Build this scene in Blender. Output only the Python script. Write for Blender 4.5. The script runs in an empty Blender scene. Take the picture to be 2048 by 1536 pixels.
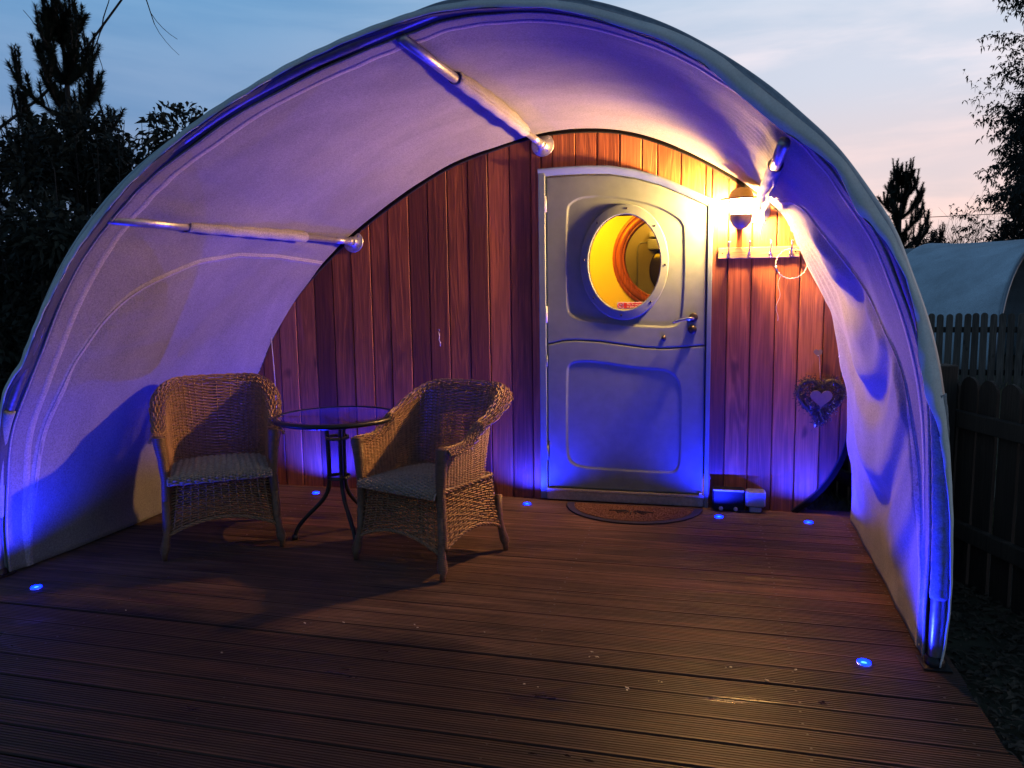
import bpy, math, random
import numpy as np
from mathutils import Vector, Matrix

rnd = random.Random(7)
D = bpy.data
SC = bpy.context.scene
COL = SC.collection
R = math.radians

# ------------------------------------------------------------------ camera, sky, exposure
CAM_POS = (0.0, -4.606, 1.30)
pitch, yaw, roll = R(6.989), R(14.266), R(-0.809)
F = Vector((-math.sin(yaw) * math.cos(pitch), math.cos(yaw) * math.cos(pitch), -math.sin(pitch)))
r0 = F.cross(Vector((0, 0, 1))).normalized()
u0 = r0.cross(F)
rr = r0 * math.cos(roll) + u0 * math.sin(roll)
uu = -r0 * math.sin(roll) + u0 * math.cos(roll)
cam_d = D.cameras.new("camera")
cam = D.objects.new("camera", cam_d)
COL.objects.link(cam)
mw = Matrix((rr, uu, -F)).transposed().to_4x4()
mw.translation = Vector(CAM_POS)
cam.matrix_world = mw
cam_d.sensor_fit = 'HORIZONTAL'
cam_d.sensor_width = 36.0
cam_d.lens = 36.0 * 1540.0 / 2048.0
cam_d.clip_start = 0.05
cam_d.clip_end = 500
SC.camera = cam

SC.view_settings.view_transform = 'Standard'
SC.view_settings.look = 'None'
SC.view_settings.exposure = 0.0
SC.view_settings.gamma = 1.0
SC.view_settings.use_curve_mapping = False
SC.render.engine = 'CYCLES'
cy = SC.cycles
cy.use_denoising = True
cy.max_bounces = 8
cy.diffuse_bounces = 4
cy.glossy_bounces = 3
cy.transmission_bounces = 4
cy.transparent_max_bounces = 6
cy.sample_clamp_indirect = 4.0
cy.caustics_reflective = False
cy.caustics_refractive = False

LAMP_POWER = 3900.0
LED_POWER = 76.0
ROOM_POWER = 16.0

world = D.worlds.new("World")
SC.world = world
world.use_nodes = True


def build_sky():
    nt = world.node_tree
    nt.nodes.clear()
    N = nt.nodes.new
    L = nt.links.new
    tc = N('ShaderNodeTexCoord')
    sep = N('ShaderNodeSeparateXYZ')
    L(tc.outputs['Generated'], sep.inputs[0])

    def ramp(stops):
        r = N('ShaderNodeValToRGB')
        r.color_ramp.interpolation = 'EASE'
        e = r.color_ramp.elements
        e[0].position, e[0].color = stops[0][0], (*stops[0][1], 1)
        e[1].position, e[1].color = stops[-1][0], (*stops[-1][1], 1)
        for p, c in stops[1:-1]:
            q = e.new(p)
            q.color = (*c, 1)
        L(sep.outputs['Z'], r.inputs[0])
        return r
    # sunset side (ahead, to the right) and the dimmer, bluer side (left)
    warm = ramp([(0.0, (.78, .55, .51)), (.07, (.82, .67, .66)), (.14, (.80, .69, .72)), (.24, (.68, .72, .84)),
                 (.36, (.46, .62, .80)), (.60, (.12, .22, .38)), (1.0, (.045, .10, .19))])
    cool = ramp([(0.0, (.17, .21, .32)), (.12, (.18, .27, .46)), (.22, (.175, .32, .56)), (.34, (.14, .33, .60)),
                 (.60, (.07, .15, .29)), (1.0, (.04, .09, .18))])
    az = N('ShaderNodeVectorMath')
    az.operation = 'DOT_PRODUCT'
    az.inputs[1].default_value = (.80, .60, 0)
    L(tc.outputs['Generated'], az.inputs[0])
    mr = N('ShaderNodeMapRange')
    mr.interpolation_type = 'SMOOTHSTEP'
    mr.inputs['From Min'].default_value = 0.02
    mr.inputs['From Max'].default_value = .74
    L(az.outputs['Value'], mr.inputs['Value'])
    mix = N('ShaderNodeMixRGB')
    L(mr.outputs[0], mix.inputs[0])
    L(cool.outputs[0], mix.inputs[1])
    L(warm.outputs[0], mix.inputs[2])
    # thin streaky cloud
    mp = N('ShaderNodeMapping')
    mp.inputs['Scale'].default_value = (1.6, 1.6, 9.0)
    mp.inputs['Rotation'].default_value = (R(10), R(-9), 0)
    L(tc.outputs['Generated'], mp.inputs[0])
    ns = N('ShaderNodeTexNoise')
    ns.inputs['Scale'].default_value = 1.7
    ns.inputs['Detail'].default_value = 5
    ns.inputs['Roughness'].default_value = .55
    ns.inputs['Distortion'].default_value = .4
    L(mp.outputs[0], ns.inputs['Vector'])
    cr = N('ShaderNodeMapRange')
    cr.interpolation_type = 'SMOOTHSTEP'
    cr.inputs['From Min'].default_value = .42
    cr.inputs['From Max'].default_value = .72
    cr.inputs['To Max'].default_value = .42
    L(ns.outputs['Fac'], cr.inputs['Value'])
    cl = N('ShaderNodeMixRGB')
    cl.blend_type = 'MULTIPLY'
    cl.inputs[0].default_value = 1
    L(mix.outputs[0], cl.inputs[1])
    cl.inputs[2].default_value = (1.9, 1.45, 1.22, 1)
    m2 = N('ShaderNodeMixRGB')
    L(cr.outputs[0], m2.inputs[0])
    L(mix.outputs[0], m2.inputs[1])
    L(cl.outputs[0], m2.inputs[2])
    # the sky opposite the sunset is already night-blue
    bk = N('ShaderNodeVectorMath')
    bk.operation = 'DOT_PRODUCT'
    bk.inputs[1].default_value = (.25, .97, 0)
    L(tc.outputs['Generated'], bk.inputs[0])
    bm_ = N('ShaderNodeMapRange')
    bm_.interpolation_type = 'SMOOTHSTEP'
    bm_.inputs['From Min'].default_value = -.75
    bm_.inputs['From Max'].default_value = .45
    bm_.inputs['To Min'].default_value = .62
    L(bk.outputs['Value'], bm_.inputs['Value'])
    m3 = N('ShaderNodeVectorMath')
    m3.operation = 'SCALE'
    L(m2.outputs[0], m3.inputs[0])
    L(bm_.outputs[0], m3.inputs['Scale'])
    bg = N('ShaderNodeBackground')
    L(m3.outputs[0], bg.inputs['Color'])
    bg.inputs['Strength'].default_value = 1.0
    out = N('ShaderNodeOutputWorld')
    L(bg.outputs[0], out.inputs[0])


build_sky()


# ------------------------------------------------------------------ materials
def nodes(name):
    m = D.materials.new(name)
    m.use_nodes = True
    nt = m.node_tree
    b = nt.nodes['Principled BSDF']
    return m, nt, b


def setin(b, **k):
    for a, v in k.items():
        b.inputs[a.replace('_', ' ')].default_value = v


def noise_node(nt, coord, scale, detail=4, rough=.55, dist=0.0, mapscale=(1, 1, 1)):
    mp = nt.nodes.new('ShaderNodeMapping')
    mp.inputs['Scale'].default_value = mapscale
    nt.links.new(coord, mp.inputs[0])
    n = nt.nodes.new('ShaderNodeTexNoise')
    n.inputs['Scale'].default_value = scale
    n.inputs['Detail'].default_value = detail
    n.inputs['Roughness'].default_value = rough
    n.inputs['Distortion'].default_value = dist
    nt.links.new(mp.outputs[0], n.inputs['Vector'])
    return n


def ramp_node(nt, fac, stops, interp='LINEAR'):
    r = nt.nodes.new('ShaderNodeValToRGB')
    r.color_ramp.interpolation = interp
    e = r.color_ramp.elements

    def c4(c):
        return (c, c, c, 1) if isinstance(c, (int, float)) else (*c, 1)
    e[0].position, e[0].color = stops[0][0], c4(stops[0][1])
    e[1].position, e[1].color = stops[-1][0], c4(stops[-1][1])
    for p, c in stops[1:-1]:
        q = e.new(p)
        q.color = c4(c)
    nt.links.new(fac, r.inputs[0])
    return r


def mixc(nt, fac, a, b, mode='MIX'):
    m = nt.nodes.new('ShaderNodeMixRGB')
    m.blend_type = mode
    for i, v in enumerate((fac, a, b)):
        if hasattr(v, 'links'):
            nt.links.new(v, m.inputs[i])
        else:
            m.inputs[i].default_value = v if i == 0 else (*v, 1)
    return m.outputs[0]


def bump(nt, b, h, strength=.3, dist=.01, prev=None):
    n = nt.nodes.new('ShaderNodeBump')
    n.inputs['Strength'].default_value = strength
    n.inputs['Distance'].default_value = dist
    nt.links.new(h, n.inputs['Height'])
    if prev is not None:
        nt.links.new(prev, n.inputs['Normal'])
    nt.links.new(n.outputs[0], b.inputs['Normal'])
    return n.outputs[0]


def objcoord(nt, rand=0.0):
    tc = nt.nodes.new('ShaderNodeTexCoord')
    if not rand:
        return tc.outputs['Object']
    oi = nt.nodes.new('ShaderNodeObjectInfo')
    sc = nt.nodes.new('ShaderNodeVectorMath')
    sc.operation = 'SCALE'
    sc.inputs[0].default_value = (rand, rand * .7, rand * 1.3)
    nt.links.new(oi.outputs['Random'], sc.inputs['Scale'])
    ad = nt.nodes.new('ShaderNodeVectorMath')
    ad.operation = 'ADD'
    nt.links.new(tc.outputs['Object'], ad.inputs[0])
    nt.links.new(sc.outputs[0], ad.inputs[1])
    return ad.outputs[0]


def simple(name, col, rough=.6, metal=0.0, var=.12, scale=30, bstr=0.0, **k):
    m, nt, b = nodes(name)
    setin(b, Roughness=rough, Metallic=metal)
    for a, v in k.items():
        b.inputs[a.replace('_', ' ')].default_value = v
    co = objcoord(nt)
    n = noise_node(nt, co, scale, 4)
    r = ramp_node(nt, n.outputs['Fac'], [(.3, tuple(c * (1 - var) for c in col)), (.7, tuple(min(1, c * (1 + var)) for c in col))])
    nt.links.new(r.outputs[0], b.inputs['Base Color'])
    rr_ = ramp_node(nt, n.outputs['Fac'], [(.2, max(0, rough - .08)), (.8, min(1, rough + .08))])
    nt.links.new(rr_.outputs[0], b.inputs['Roughness'])
    if bstr:
        bump(nt, b, n.outputs['Fac'], bstr, .004)
    return m


def wood(name, axis, dark, mid, light, rough, tonespread, grainbump=.35, wear=None, ringscale=1.0):
    """boards: per-board tone, cathedral figure and fine grain running along `axis`"""
    m, nt, b = nodes(name)
    co = objcoord(nt, 41.0)
    oi = nt.nodes.new('ShaderNodeObjectInfo')
    st = (1, 1, .10) if axis == 'Z' else (.10, 1, 1)
    fine = noise_node(nt, co, 170, 3, .6, 0, (1, 1, .018) if axis == 'Z' else (.018, 1, 1))
    warp = noise_node(nt, co, 5.5, 3, .5, .3, st)
    # rings: distance field warped by stretched noise -> cathedral arches
    mul = nt.nodes.new('ShaderNodeMath')
    mul.operation = 'MULTIPLY'
    mul.inputs[1].default_value = 26.0 * ringscale
    nt.links.new(warp.outputs['Fac'], mul.inputs[0])
    fr = nt.nodes.new('ShaderNodeMath')
    fr.operation = 'PINGPONG'
    fr.inputs[1].default_value = 1.0
    nt.links.new(mul.outputs[0], fr.inputs[0])
    ring = ramp_node(nt, fr.outputs[0], [(0, 0.0), (.55, .35), (1, 1.0)])
    blot = noise_node(nt, co, 2.6, 3, .6, 0, (1, 1, .5) if axis == 'Z' else (.4, 1, 1))
    tone = ramp_node(nt, oi.outputs['Random'], [(0, dark), (tonespread[0], mid), (tonespread[1], mid), (1, light)])
    c1 = mixc(nt, ring.outputs[0], (.62, .55, .52), (1.08, 1.05, 1.03))
    rb = nt.nodes.new('ShaderNodeMath')
    rb.operation = 'MULTIPLY'
    rb.inputs[1].default_value = 17.3
    nt.links.new(oi.outputs['Random'], rb.inputs[0])
    rf_ = nt.nodes.new('ShaderNodeMath')
    rf_.operation = 'FRACT'
    nt.links.new(rb.outputs[0], rf_.inputs[0])
    c1 = mixc(nt, rf_.outputs[0], (.93, .91, .90), c1)
    kn = noise_node(nt, co, 7.0, 1, .4, 0, (1, 1, .55) if axis == 'Z' else (.55, 1, 1))
    kr = ramp_node(nt, kn.outputs['Fac'], [(.735, 1.0), (.775, .35)])
    c1 = mixc(nt, 1.0, c1, kr.outputs[0], 'MULTIPLY')
    c2 = mixc(nt, 1.0, tone.outputs[0], c1, 'MULTIPLY')
    fr2 = ramp_node(nt, fine.outputs['Fac'], [(.34, .62), (.62, 1.12)])
    c3 = mixc(nt, 1.0, c2, fr2.outputs[0], 'MULTIPLY')
    bl = ramp_node(nt, blot.outputs['Fac'], [(.3, .72), (.7, 1.15)])
    c4 = mixc(nt, 1.0, c3, bl.outputs[0], 'MULTIPLY')
    if wear:
        wn = noise_node(nt, nt.nodes.new('ShaderNodeTexCoord').outputs['Object'], 1.3, 6, .65, .3, (.6, 1.6, 1))
        wf = ramp_node(nt, wn.outputs['Fac'], [(.42, 0.0), (.62, .9)])
        c4 = mixc(nt, wf.outputs[0], c4, wear)
        ro = ramp_node(nt, wn.outputs['Fac'], [(.35, rough - .14), (.65, rough + .22)])
        nt.links.new(ro.outputs[0], b.inputs['Roughness'])
    else:
        b.inputs['Roughness'].default_value = rough
    nt.links.new(c4, b.inputs['Base Color'])
    p = bump(nt, b, fine.outputs['Fac'], grainbump, .003)
    bump(nt, b, ring.outputs[0], grainbump * .7, .002, p)
    return m


M = {}
M['cedar'] = wood('cedar cladding', 'Z', (.17, .045, .018), (.47, .145, .042), (.60, .225, .075), .62, (.30, .72), .5)
M['deck'] = wood('deck timber', 'X', (.030, .014, .008), (.078, .036, .020), (.14, .066, .038), .56, (.38, .60), .5,
                 wear=(.098, .062, .042))
M['deck'].name = 'deck timber'
M['pine_wood'] = wood('rack pine', 'X', (.50, .31, .15), (.56, .36, .18), (.60, .40, .2), .5, (.3, .7), .1)
M['fence_pale'] = wood('pale fence timber', 'Z', (.10, .09, .075), (.16, .145, .12), (.2, .18, .15), .85, (.3, .7), .4)
M['fence'] = wood('fence timber', 'Z', (.035, .027, .02), (.055, .04, .03), (.075, .058, .043), .85, (.3, .7), .5)
M['ring_wood'] = wood('varnished ring', 'Z', (.30, .075, .018), (.34, .09, .022), (.38, .1, .025), .3, (.3, .7), .1)


def weather_deck(m):
    """rain-wet boards in the open, dry and foot-worn ones under the awning (fixed places on the deck)"""
    nt = m.node_tree
    b = nt.nodes['Principled BSDF']
    base = b.inputs['Base Color'].links[0].from_socket
    rough = b.inputs['Roughness'].links[0].from_socket
    norm = b.inputs['Normal'].links[0].from_socket
    pos = nt.nodes.new('ShaderNodeNewGeometry').outputs['Position']
    streak = noise_node(nt, pos, 1.0, 4, .6, .2, (.9, 26, 1))
    st = ramp_node(nt, streak.outputs['Fac'], [(.30, .55), (.5, .95), (.68, 1.55)])
    c = mixc(nt, 1.0, base, st.outputs[0], 'MULTIPLY')
    blot = noise_node(nt, pos, 2.2, 5, .6, .4, (1, 1.8, 1))
    bl = ramp_node(nt, blot.outputs['Fac'], [(.32, .70), (.66, 1.25)])
    c = mixc(nt, 1.0, c, bl.outputs[0], 'MULTIPLY')
    sep = nt.nodes.new('ShaderNodeSeparateXYZ')
    nt.links.new(pos, sep.inputs[0])
    edge = noise_node(nt, pos, 1.6, 4, .6, .3, (1, 1, 1))
    ad = nt.nodes.new('ShaderNodeMath')
    ad.operation = 'MULTIPLY_ADD'
    ad.inputs[1].default_value = .55
    nt.links.new(edge.outputs['Fac'], ad.inputs[0])
    nt.links.new(sep.outputs['Y'], ad.inputs[2])
    mr = nt.nodes.new('ShaderNodeMapRange')
    mr.interpolation_type = 'SMOOTHSTEP'
    mr.inputs['From Min'].default_value = -1.66
    mr.inputs['From Max'].default_value = -1.86
    nt.links.new(ad.outputs[0], mr.inputs['Value'])
    wet = mixc(nt, 1.0, c, (.40, .36, .33), 'MULTIPLY')
    dry = mixc(nt, 1.0, c, (1.15, 1.06, 1.02), 'MULTIPLY')
    cc = mixc(nt, mr.outputs[0], dry, wet)
    nt.links.new(cc, b.inputs['Base Color'])
    # films of standing water, long along the grooves
    pud = noise_node(nt, pos, 2.6, 5, .62, .6, (.8, 2.4, 1))
    pr_ = ramp_node(nt, pud.outputs['Fac'], [(.60, .50), (.70, .20)])
    rg = mixc(nt, mr.outputs[0], rough, pr_.outputs[0])
    nt.links.new(rg, b.inputs['Roughness'])
    b.inputs['Specular IOR Level'].default_value = .32


def fabric(name, col, scale=600, bs=.12, trans=0.0, crease=.25, mott=1.0):
    m, nt, b = nodes(name)
    co = objcoord(nt)
    n = noise_node(nt, co, 3.2, 5, .6)
    r = ramp_node(nt, n.outputs['Fac'], [(.3, tuple(c * .90 for c in col)), (.7, tuple(min(.9, c * 1.06) for c in col))])
    wv0 = noise_node(nt, co, 130, 2, .8)
    wr_ = ramp_node(nt, wv0.outputs['Fac'], [(.34, 1 - .30 * mott), (.66, 1 + .26 * mott)])
    st0 = noise_node(nt, co, .9, 5, .65, .5, (1, 2.2, 1))
    st1 = ramp_node(nt, st0.outputs['Fac'], [(.34, .80), (.62, 1.06)])
    cc_ = mixc(nt, 1.0, r.outputs[0], wr_.outputs[0], 'MULTIPLY')
    cc_ = mixc(nt, 1.0, cc_, st1.outputs[0], 'MULTIPLY')
    nt.links.new(cc_, b.inputs['Base Color'])
    setin(b, Roughness=.88)
    b.inputs['Sheen Weight'].default_value = .12
    wv = noise_node(nt, co, scale, 2, .7)
    p = bump(nt, b, wv.outputs['Fac'], bs, .002)
    big = noise_node(nt, co, 2.4, 3, .55, .8)
    bump(nt, b, big.outputs['Fac'], crease, .03, p)
    if trans:
        tr = nt.nodes.new('ShaderNodeBsdfTranslucent')
        tr.inputs[0].default_value = (*col, 1)
        mx = nt.nodes.new('ShaderNodeMixShader')
        mx.inputs[0].default_value = trans
        nt.links.new(b.outputs[0], mx.inputs[1])
        nt.links.new(tr.outputs[0], mx.inputs[2])
        nt.links.new(mx.outputs[0], nt.nodes['Material Output'].inputs[0])
    return m


weather_deck(M['deck'])
M['sleeve_grey'] = fabric('hoop sleeve', (.20, .23, .25), 500, .18)
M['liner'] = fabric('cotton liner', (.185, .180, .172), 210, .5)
M['sleeve'] = fabric('pole sleeve cotton', (.29, .275, .26), 420, .2)
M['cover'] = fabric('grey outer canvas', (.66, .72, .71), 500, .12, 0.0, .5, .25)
M['cover_far'] = fabric('far canvas', (.66, .76, .80), 300, .1, 0, .6)
M['tarp'] = fabric('dark tarpaulin', (.22, .30, .34), 300, .1, 0, .5)
M['facing'] = fabric('hem facing', (.045, .05, .06), 500, .18, 0.0, .5)
M['steel'] = simple('galvanised steel', (.46, .45, .43), .42, .85, .18, 60, .05)
M['hoop_steel'] = simple('hoop steel', (.30, .31, .33), .38, .8, .15, 60, .05)
M['chrome'] = simple('chrome', (.7, .7, .72), .18, 1.0, .05, 20)
M['dark_metal'] = simple('dark metal', (.035, .03, .03), .35, .7, .2, 50)
M['black_paint'] = simple('black powder coat', (.012, .012, .014), .38, 0.0, .2, 80)
M['black_plastic'] = simple('black plastic', (.016, .016, .018), .6, 0, .2, 60, Specular_IOR_Level=.15)
M['grey_plastic'] = simple('grey plastic', (.34, .36, .38), .4, 0, .08, 60)
M['lamp_body'] = simple('lamp body graphite', (.26, .19, .14), .4, .3, .1, 60)
M['smoked_cap'] = simple('smoked lamp cap', (.22, .15, .08), .4, 0, .1, 60)
_nt = M['smoked_cap'].node_tree
_tl = _nt.nodes.new('ShaderNodeBsdfTranslucent')
_tl.inputs[0].default_value = (.0005, .00032, .00012, 1)
_ad = _nt.nodes.new('ShaderNodeAddShader')
_nt.links.new(_nt.nodes['Principled BSDF'].outputs[0], _ad.inputs[0])
_nt.links.new(_tl.outputs[0], _ad.inputs[1])
_nt.links.new(_ad.outputs[0], _nt.nodes['Material Output'].inputs[0])
M['door_paint'] = simple('grey green gelcoat', (.125, .160, .148), .5, 0, .09, 16, .12)
M['frame_paint'] = simple('door frame gelcoat', (.12, .17, .185), .48, 0, .08, 16, .06)
M['trim'] = simple('dark trim', (.005, .0045, .004), .7, 0.0, .2, 30, Specular_IOR_Level=.05)
M['trim_bead'] = simple('aluminium bead', (.03, .03, .032), .6, 0.0, .1, 30, Specular_IOR_Level=.1)
M['shadow_gap'] = simple('backing membrane', (.012, .01, .01), .9, 0, .1, 20)
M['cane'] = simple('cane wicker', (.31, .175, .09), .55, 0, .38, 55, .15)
M['seat_cane_skylit'] = simple('skylit seat wicker', (.40, .32, .24), .6, 0, .25, 60, .15)  # paler and greyer than the other cane: skylight put into the colour
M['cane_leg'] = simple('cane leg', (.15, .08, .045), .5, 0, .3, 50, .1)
M['mat'] = simple('coir', (.16, .075, .035), .95, 0, .35, 180, .6)
M['rubber'] = simple('rubber', (.014, .013, .013), .7, 0, .2, 100, .2)
M['tinsel'] = simple('tinsel', (.30, .33, .42), .22, .95, .3, 40)
M['twig'] = simple('dark twig', (.032, .022, .014), .7, 0, .3, 60)
M['heart'] = simple('wood heart', (.17, .12, .10), .6, 0, .1, 60)
M['string'] = simple('string', (.62, .58, .52), .8, 0, .1, 60)
M['soil'] = simple('ground', (.045, .042, .022), .95, 0, .5, 6, .8)
M['grass'] = simple('grass blades', (.13, .14, .06), .7, 0, .4, 9)
M['chips'] = simple('bark chips', (.085, .062, .04), .9, 0, .5, 12)
M['leaf_dark'] = simple('laurel leaf', (.012, .016, .008), .75, 0, .4, 3)
M['leaf_brown'] = simple('autumn leaf', (.028, .017, .010), .75, 0, .4, 3)
M['needle'] = simple('pine needles', (.022, .032, .016), .7, 0, .3, 3)
M['bark'] = simple('bark', (.045, .034, .028), .9, 0, .3, 12, .4)
M['bark_pale'] = simple('pale bark', (.10, .072, .062), .9, 0, .3, 12)
M['cream'] = simple('cream panel', (.62, .55, .38), .6, 0, .03, 8)
M['ochre'] = simple('ochre panel', (.30, .27, .13), .6, 0, .06, 8)
M['dark_glass'] = simple('dark glass', (.03, .02, .015), .15, 0, .1, 8)
M['sticker_red'] = simple('sticker red', (.45, .015, .01), .4, 0, .03, 30)
M['sticker_white'] = simple('sticker white', (.62, .58, .5), .4, 0, .03, 30)
M['fleck'] = simple('pale flecks', (.42, .38, .30), .8, 0, .2, 40)
M['white_nylon'] = simple('white nylon', (.6, .6, .6), .5, 0, .1, 40)


def emis(name, col, strength, base=(.02, .02, .02)):
    m, nt, b = nodes(name)
    nt.nodes.remove(b)
    e = nt.nodes.new('ShaderNodeEmission')
    e.inputs[0].default_value = (*col, 1)
    e.inputs[1].default_value = strength
    nt.links.new(e.outputs[0], nt.nodes['Material Output'].inputs[0])
    return m


M['lamp_glow'] = emis('lit lamp glass', (1.0, .52, .155), LAMP_POWER)
M['led'] = emis('blue led', (.10, .50, 1.0), 2.2)
M['led_halo'] = emis('blue led halo', (.0004, .0055, 1.0), 26)
M['fairy'] = emis('fairy light', (1, .75, .4), 6)
M['room_lamp'] = emis('room lamp', (1, .50, .06), ROOM_POWER)


def glass(name, tint=(1, 1, 1), refl=1.0):
    m, nt, b = nodes(name)
    nt.nodes.remove(b)
    t = nt.nodes.new('ShaderNodeBsdfTransparent')
    t.inputs[0].default_value = (*tint, 1)
    g = nt.nodes.new('ShaderNodeBsdfGlossy')
    g.inputs['Roughness'].default_value = .03
    f = nt.nodes.new('ShaderNodeFresnel')
    f.inputs[0].default_value = 1.5
    ml = nt.nodes.new('ShaderNodeMath')
    ml.operation = 'MULTIPLY'
    ml.inputs[1].default_value = refl
    nt.links.new(f.outputs[0], ml.inputs[0])
    mx = nt.nodes.new('ShaderNodeMixShader')
    nt.links.new(ml.outputs[0], mx.inputs[0])
    nt.links.new(t.outputs[0], mx.inputs[1])
    nt.links.new(g.outputs[0], mx.inputs[2])
    nt.links.new(mx.outputs[0], nt.nodes['Material Output'].inputs[0])
    return m


M['pane'] = glass('window glass', (.96, .96, .94), .8)
M['table_glass'] = glass('smoked table glass', (.22, .26, .42), .8)
_nt = M['table_glass'].node_tree
_tl = _nt.nodes.new('ShaderNodeBsdfTranslucent')
_tl.inputs[0].default_value = (.9, .9, .95, 1)
_mx = _nt.nodes.new('ShaderNodeMixShader')
_mx.inputs[0].default_value = .85
_tr = [n_ for n_ in _nt.nodes if n_.type == 'BSDF_TRANSPARENT'][0]
_m0 = [n_ for n_ in _nt.nodes if n_.type == 'MIX_SHADER' and n_ != _mx][0]
_nt.links.new(_tr.outputs[0], _mx.inputs[1])
_nt.links.new(_tl.outputs[0], _mx.inputs[2])
_nt.links.new(_mx.outputs[0], _m0.inputs[1])


# ------------------------------------------------------------------ mesh helpers
class MB:
    def __init__(s):
        s.v = []
        s.f = []
        s.sm = []

    def add(s, verts, faces, smooth=False):
        o = len(s.v)
        s.v.extend([tuple(map(float, p)) for p in verts])
        for f in faces:
            s.f.append(tuple(i + o for i in f))
            s.sm.append(smooth)

    def box(s, x0, x1, y0, y1, z0, z1, ch=0.0):
        if ch <= 0:
            s.add([(x0, y0, z0), (x1, y0, z0), (x1, y1, z0), (x0, y1, z0), (x0, y0, z1), (x1, y0, z1), (x1, y1, z1), (x0, y1, z1)],
                  [(0, 3, 2, 1), (4, 5, 6, 7), (0, 1, 5, 4), (1, 2, 6, 5), (2, 3, 7, 6), (3, 0, 4, 7)])
            return
        # chamfered: octagonal prism rings along Z
        def ring(z, e):
            c = ch + e
            a0, a1, b0, b1 = x0 + e, x1 - e, y0 + e, y1 - e
            return [(a0 + ch, b0, z), (a1 - ch, b0, z), (a1, b0 + ch, z), (a1, b1 - ch, z), (a1 - ch, b1, z), (a0 + ch, b1, z), (a0, b1 - ch, z), (a0, b0 + ch, z)]
        rs = [ring(z0, ch), ring(z0 + ch, 0), ring(z1 - ch, 0), ring(z1, ch)]
        v = [p for r_ in rs for p in r_]
        f = [tuple(range(7, -1, -1)), tuple(range(24, 32))]
        for k in range(3):
            for i in range(8):
                j = (i + 1) % 8
                f.append((k * 8 + i, k * 8 + j, k * 8 + 8 + j, k * 8 + 8 + i))
        s.add(v, f)

    def tube(s, pts, rad, n=8, caps=True, smooth=True):
        pts = [Vector(p) for p in pts]
        if isinstance(rad, (int, float)):
            rad = [rad] * len(pts)
        up = None
        vs = []
        for i, p in enumerate(pts):
            t = (pts[min(i + 1, len(pts) - 1)] - pts[max(i - 1, 0)])
            if t.length < 1e-9:
                t = Vector((0, 0, 1))
            t.normalize()
            if up is None:
                up = Vector((0, 0, 1)) if abs(t.z) < .9 else Vector((1, 0, 0))
            a = up - t * up.dot(t)
            if a.length < 1e-6:
                a = t.orthogonal()
            a.normalize()
            up = a
            b = t.cross(a)
            for k in range(n):
                an = 2 * math.pi * k / n
                vs.append(p + (a * math.cos(an) + b * math.sin(an)) * rad[i])
        fs = []
        for i in range(len(pts) - 1):
            for k in range(n):
                q = (k + 1) % n
                fs.append((i * n + k, i * n + q, (i + 1) * n + q, (i + 1) * n + k))
        if caps:
            fs.append(tuple(range(n - 1, -1, -1)))
            fs.append(tuple(range((len(pts) - 1) * n, len(pts) * n)))
        s.add(vs, fs, smooth)

    def lathe(s, prof, c=(0, 0, 0), n=24, axis='Z', sx=1.0, sy=1.0, smooth=True, arc=(0, 2 * math.pi)):
        """prof: (radius, height) pairs"""
        full = abs(arc[1] - arc[0] - 2 * math.pi) < 1e-6
        m = n if full else n + 1
        vs = []
        for (r_, h) in prof:
            for k in range(m):
                a = arc[0] + (arc[1] - arc[0]) * k / n
                x, y = r_ * math.cos(a) * sx, r_ * math.sin(a) * sy
                p = (x, y, h) if axis == 'Z' else ((x, -h, y) if axis == '-Y' else (h, x, y))
                vs.append((p[0] + c[0], p[1] + c[1], p[2] + c[2]))
        fs = []
        for i in range(len(prof) - 1):
            for k in range(n):
                q = (k + 1) % m
                fs.append((i * m + k, i * m + q, (i + 1) * m + q, (i + 1) * m + k))
        s.add(vs, fs, smooth)

    def grid(s, P, close_u=False, smooth=True):
        """P: array (nu, nv, 3)"""
        nu, nv = P.shape[:2]
        fs = []
        for i in range(nu - (0 if close_u else 1)):
            i2 = (i + 1) % nu
            for j in range(nv - 1):
                fs.append((i * nv + j, i2 * nv + j, i2 * nv + j + 1, i * nv + j + 1))
        s.add(P.reshape(-1, 3).tolist(), fs, smooth)

    def mesh(s, name, mat):
        me = D.meshes.new(name)
        me.from_pydata(s.v, [], s.f)
        me.polygons.foreach_set('use_smooth', s.sm)
        me.materials.append(M[mat] if isinstance(mat, str) else mat)
        me.update()
        return me

    def obj(s, name, mat, parent=None, loc=None, rot=None, **k):
        o = D.objects.new(name, s.mesh(name, mat))
        COL.objects.link(o)
        if parent is not None:
            o.parent = parent
        if loc is not None:
            o.location = loc
        if rot is not None:
            o.rotation_euler = rot
        for a, v in k.items():
            o[a] = v
        return o


def thing(name, label, cat, loc=(0, 0, 0), rz=0.0, group=None, **k):
    o = D.objects.new(name, None)
    o.empty_display_size = .1
    COL.objects.link(o)
    o.location = loc
    o.rotation_euler = (0, 0, rz)
    o['label'] = label
    o['category'] = cat
    if group:
        o['group'] = group
    for a, v in k.items():
        o[a] = v
    return o


def tag(o, label, cat, group=None):
    o['label'] = label
    o['category'] = cat
    if group:
        o['group'] = group
    return o


def solidify(o, t, offset=0.0):
    m = o.modifiers.new('thickness', 'SOLIDIFY')
    m.thickness = t
    m.offset = offset
    return o


def smoothstep(x):
    x = np.clip(x, 0, 1)
    return x * x * (3 - 2 * x)


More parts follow.
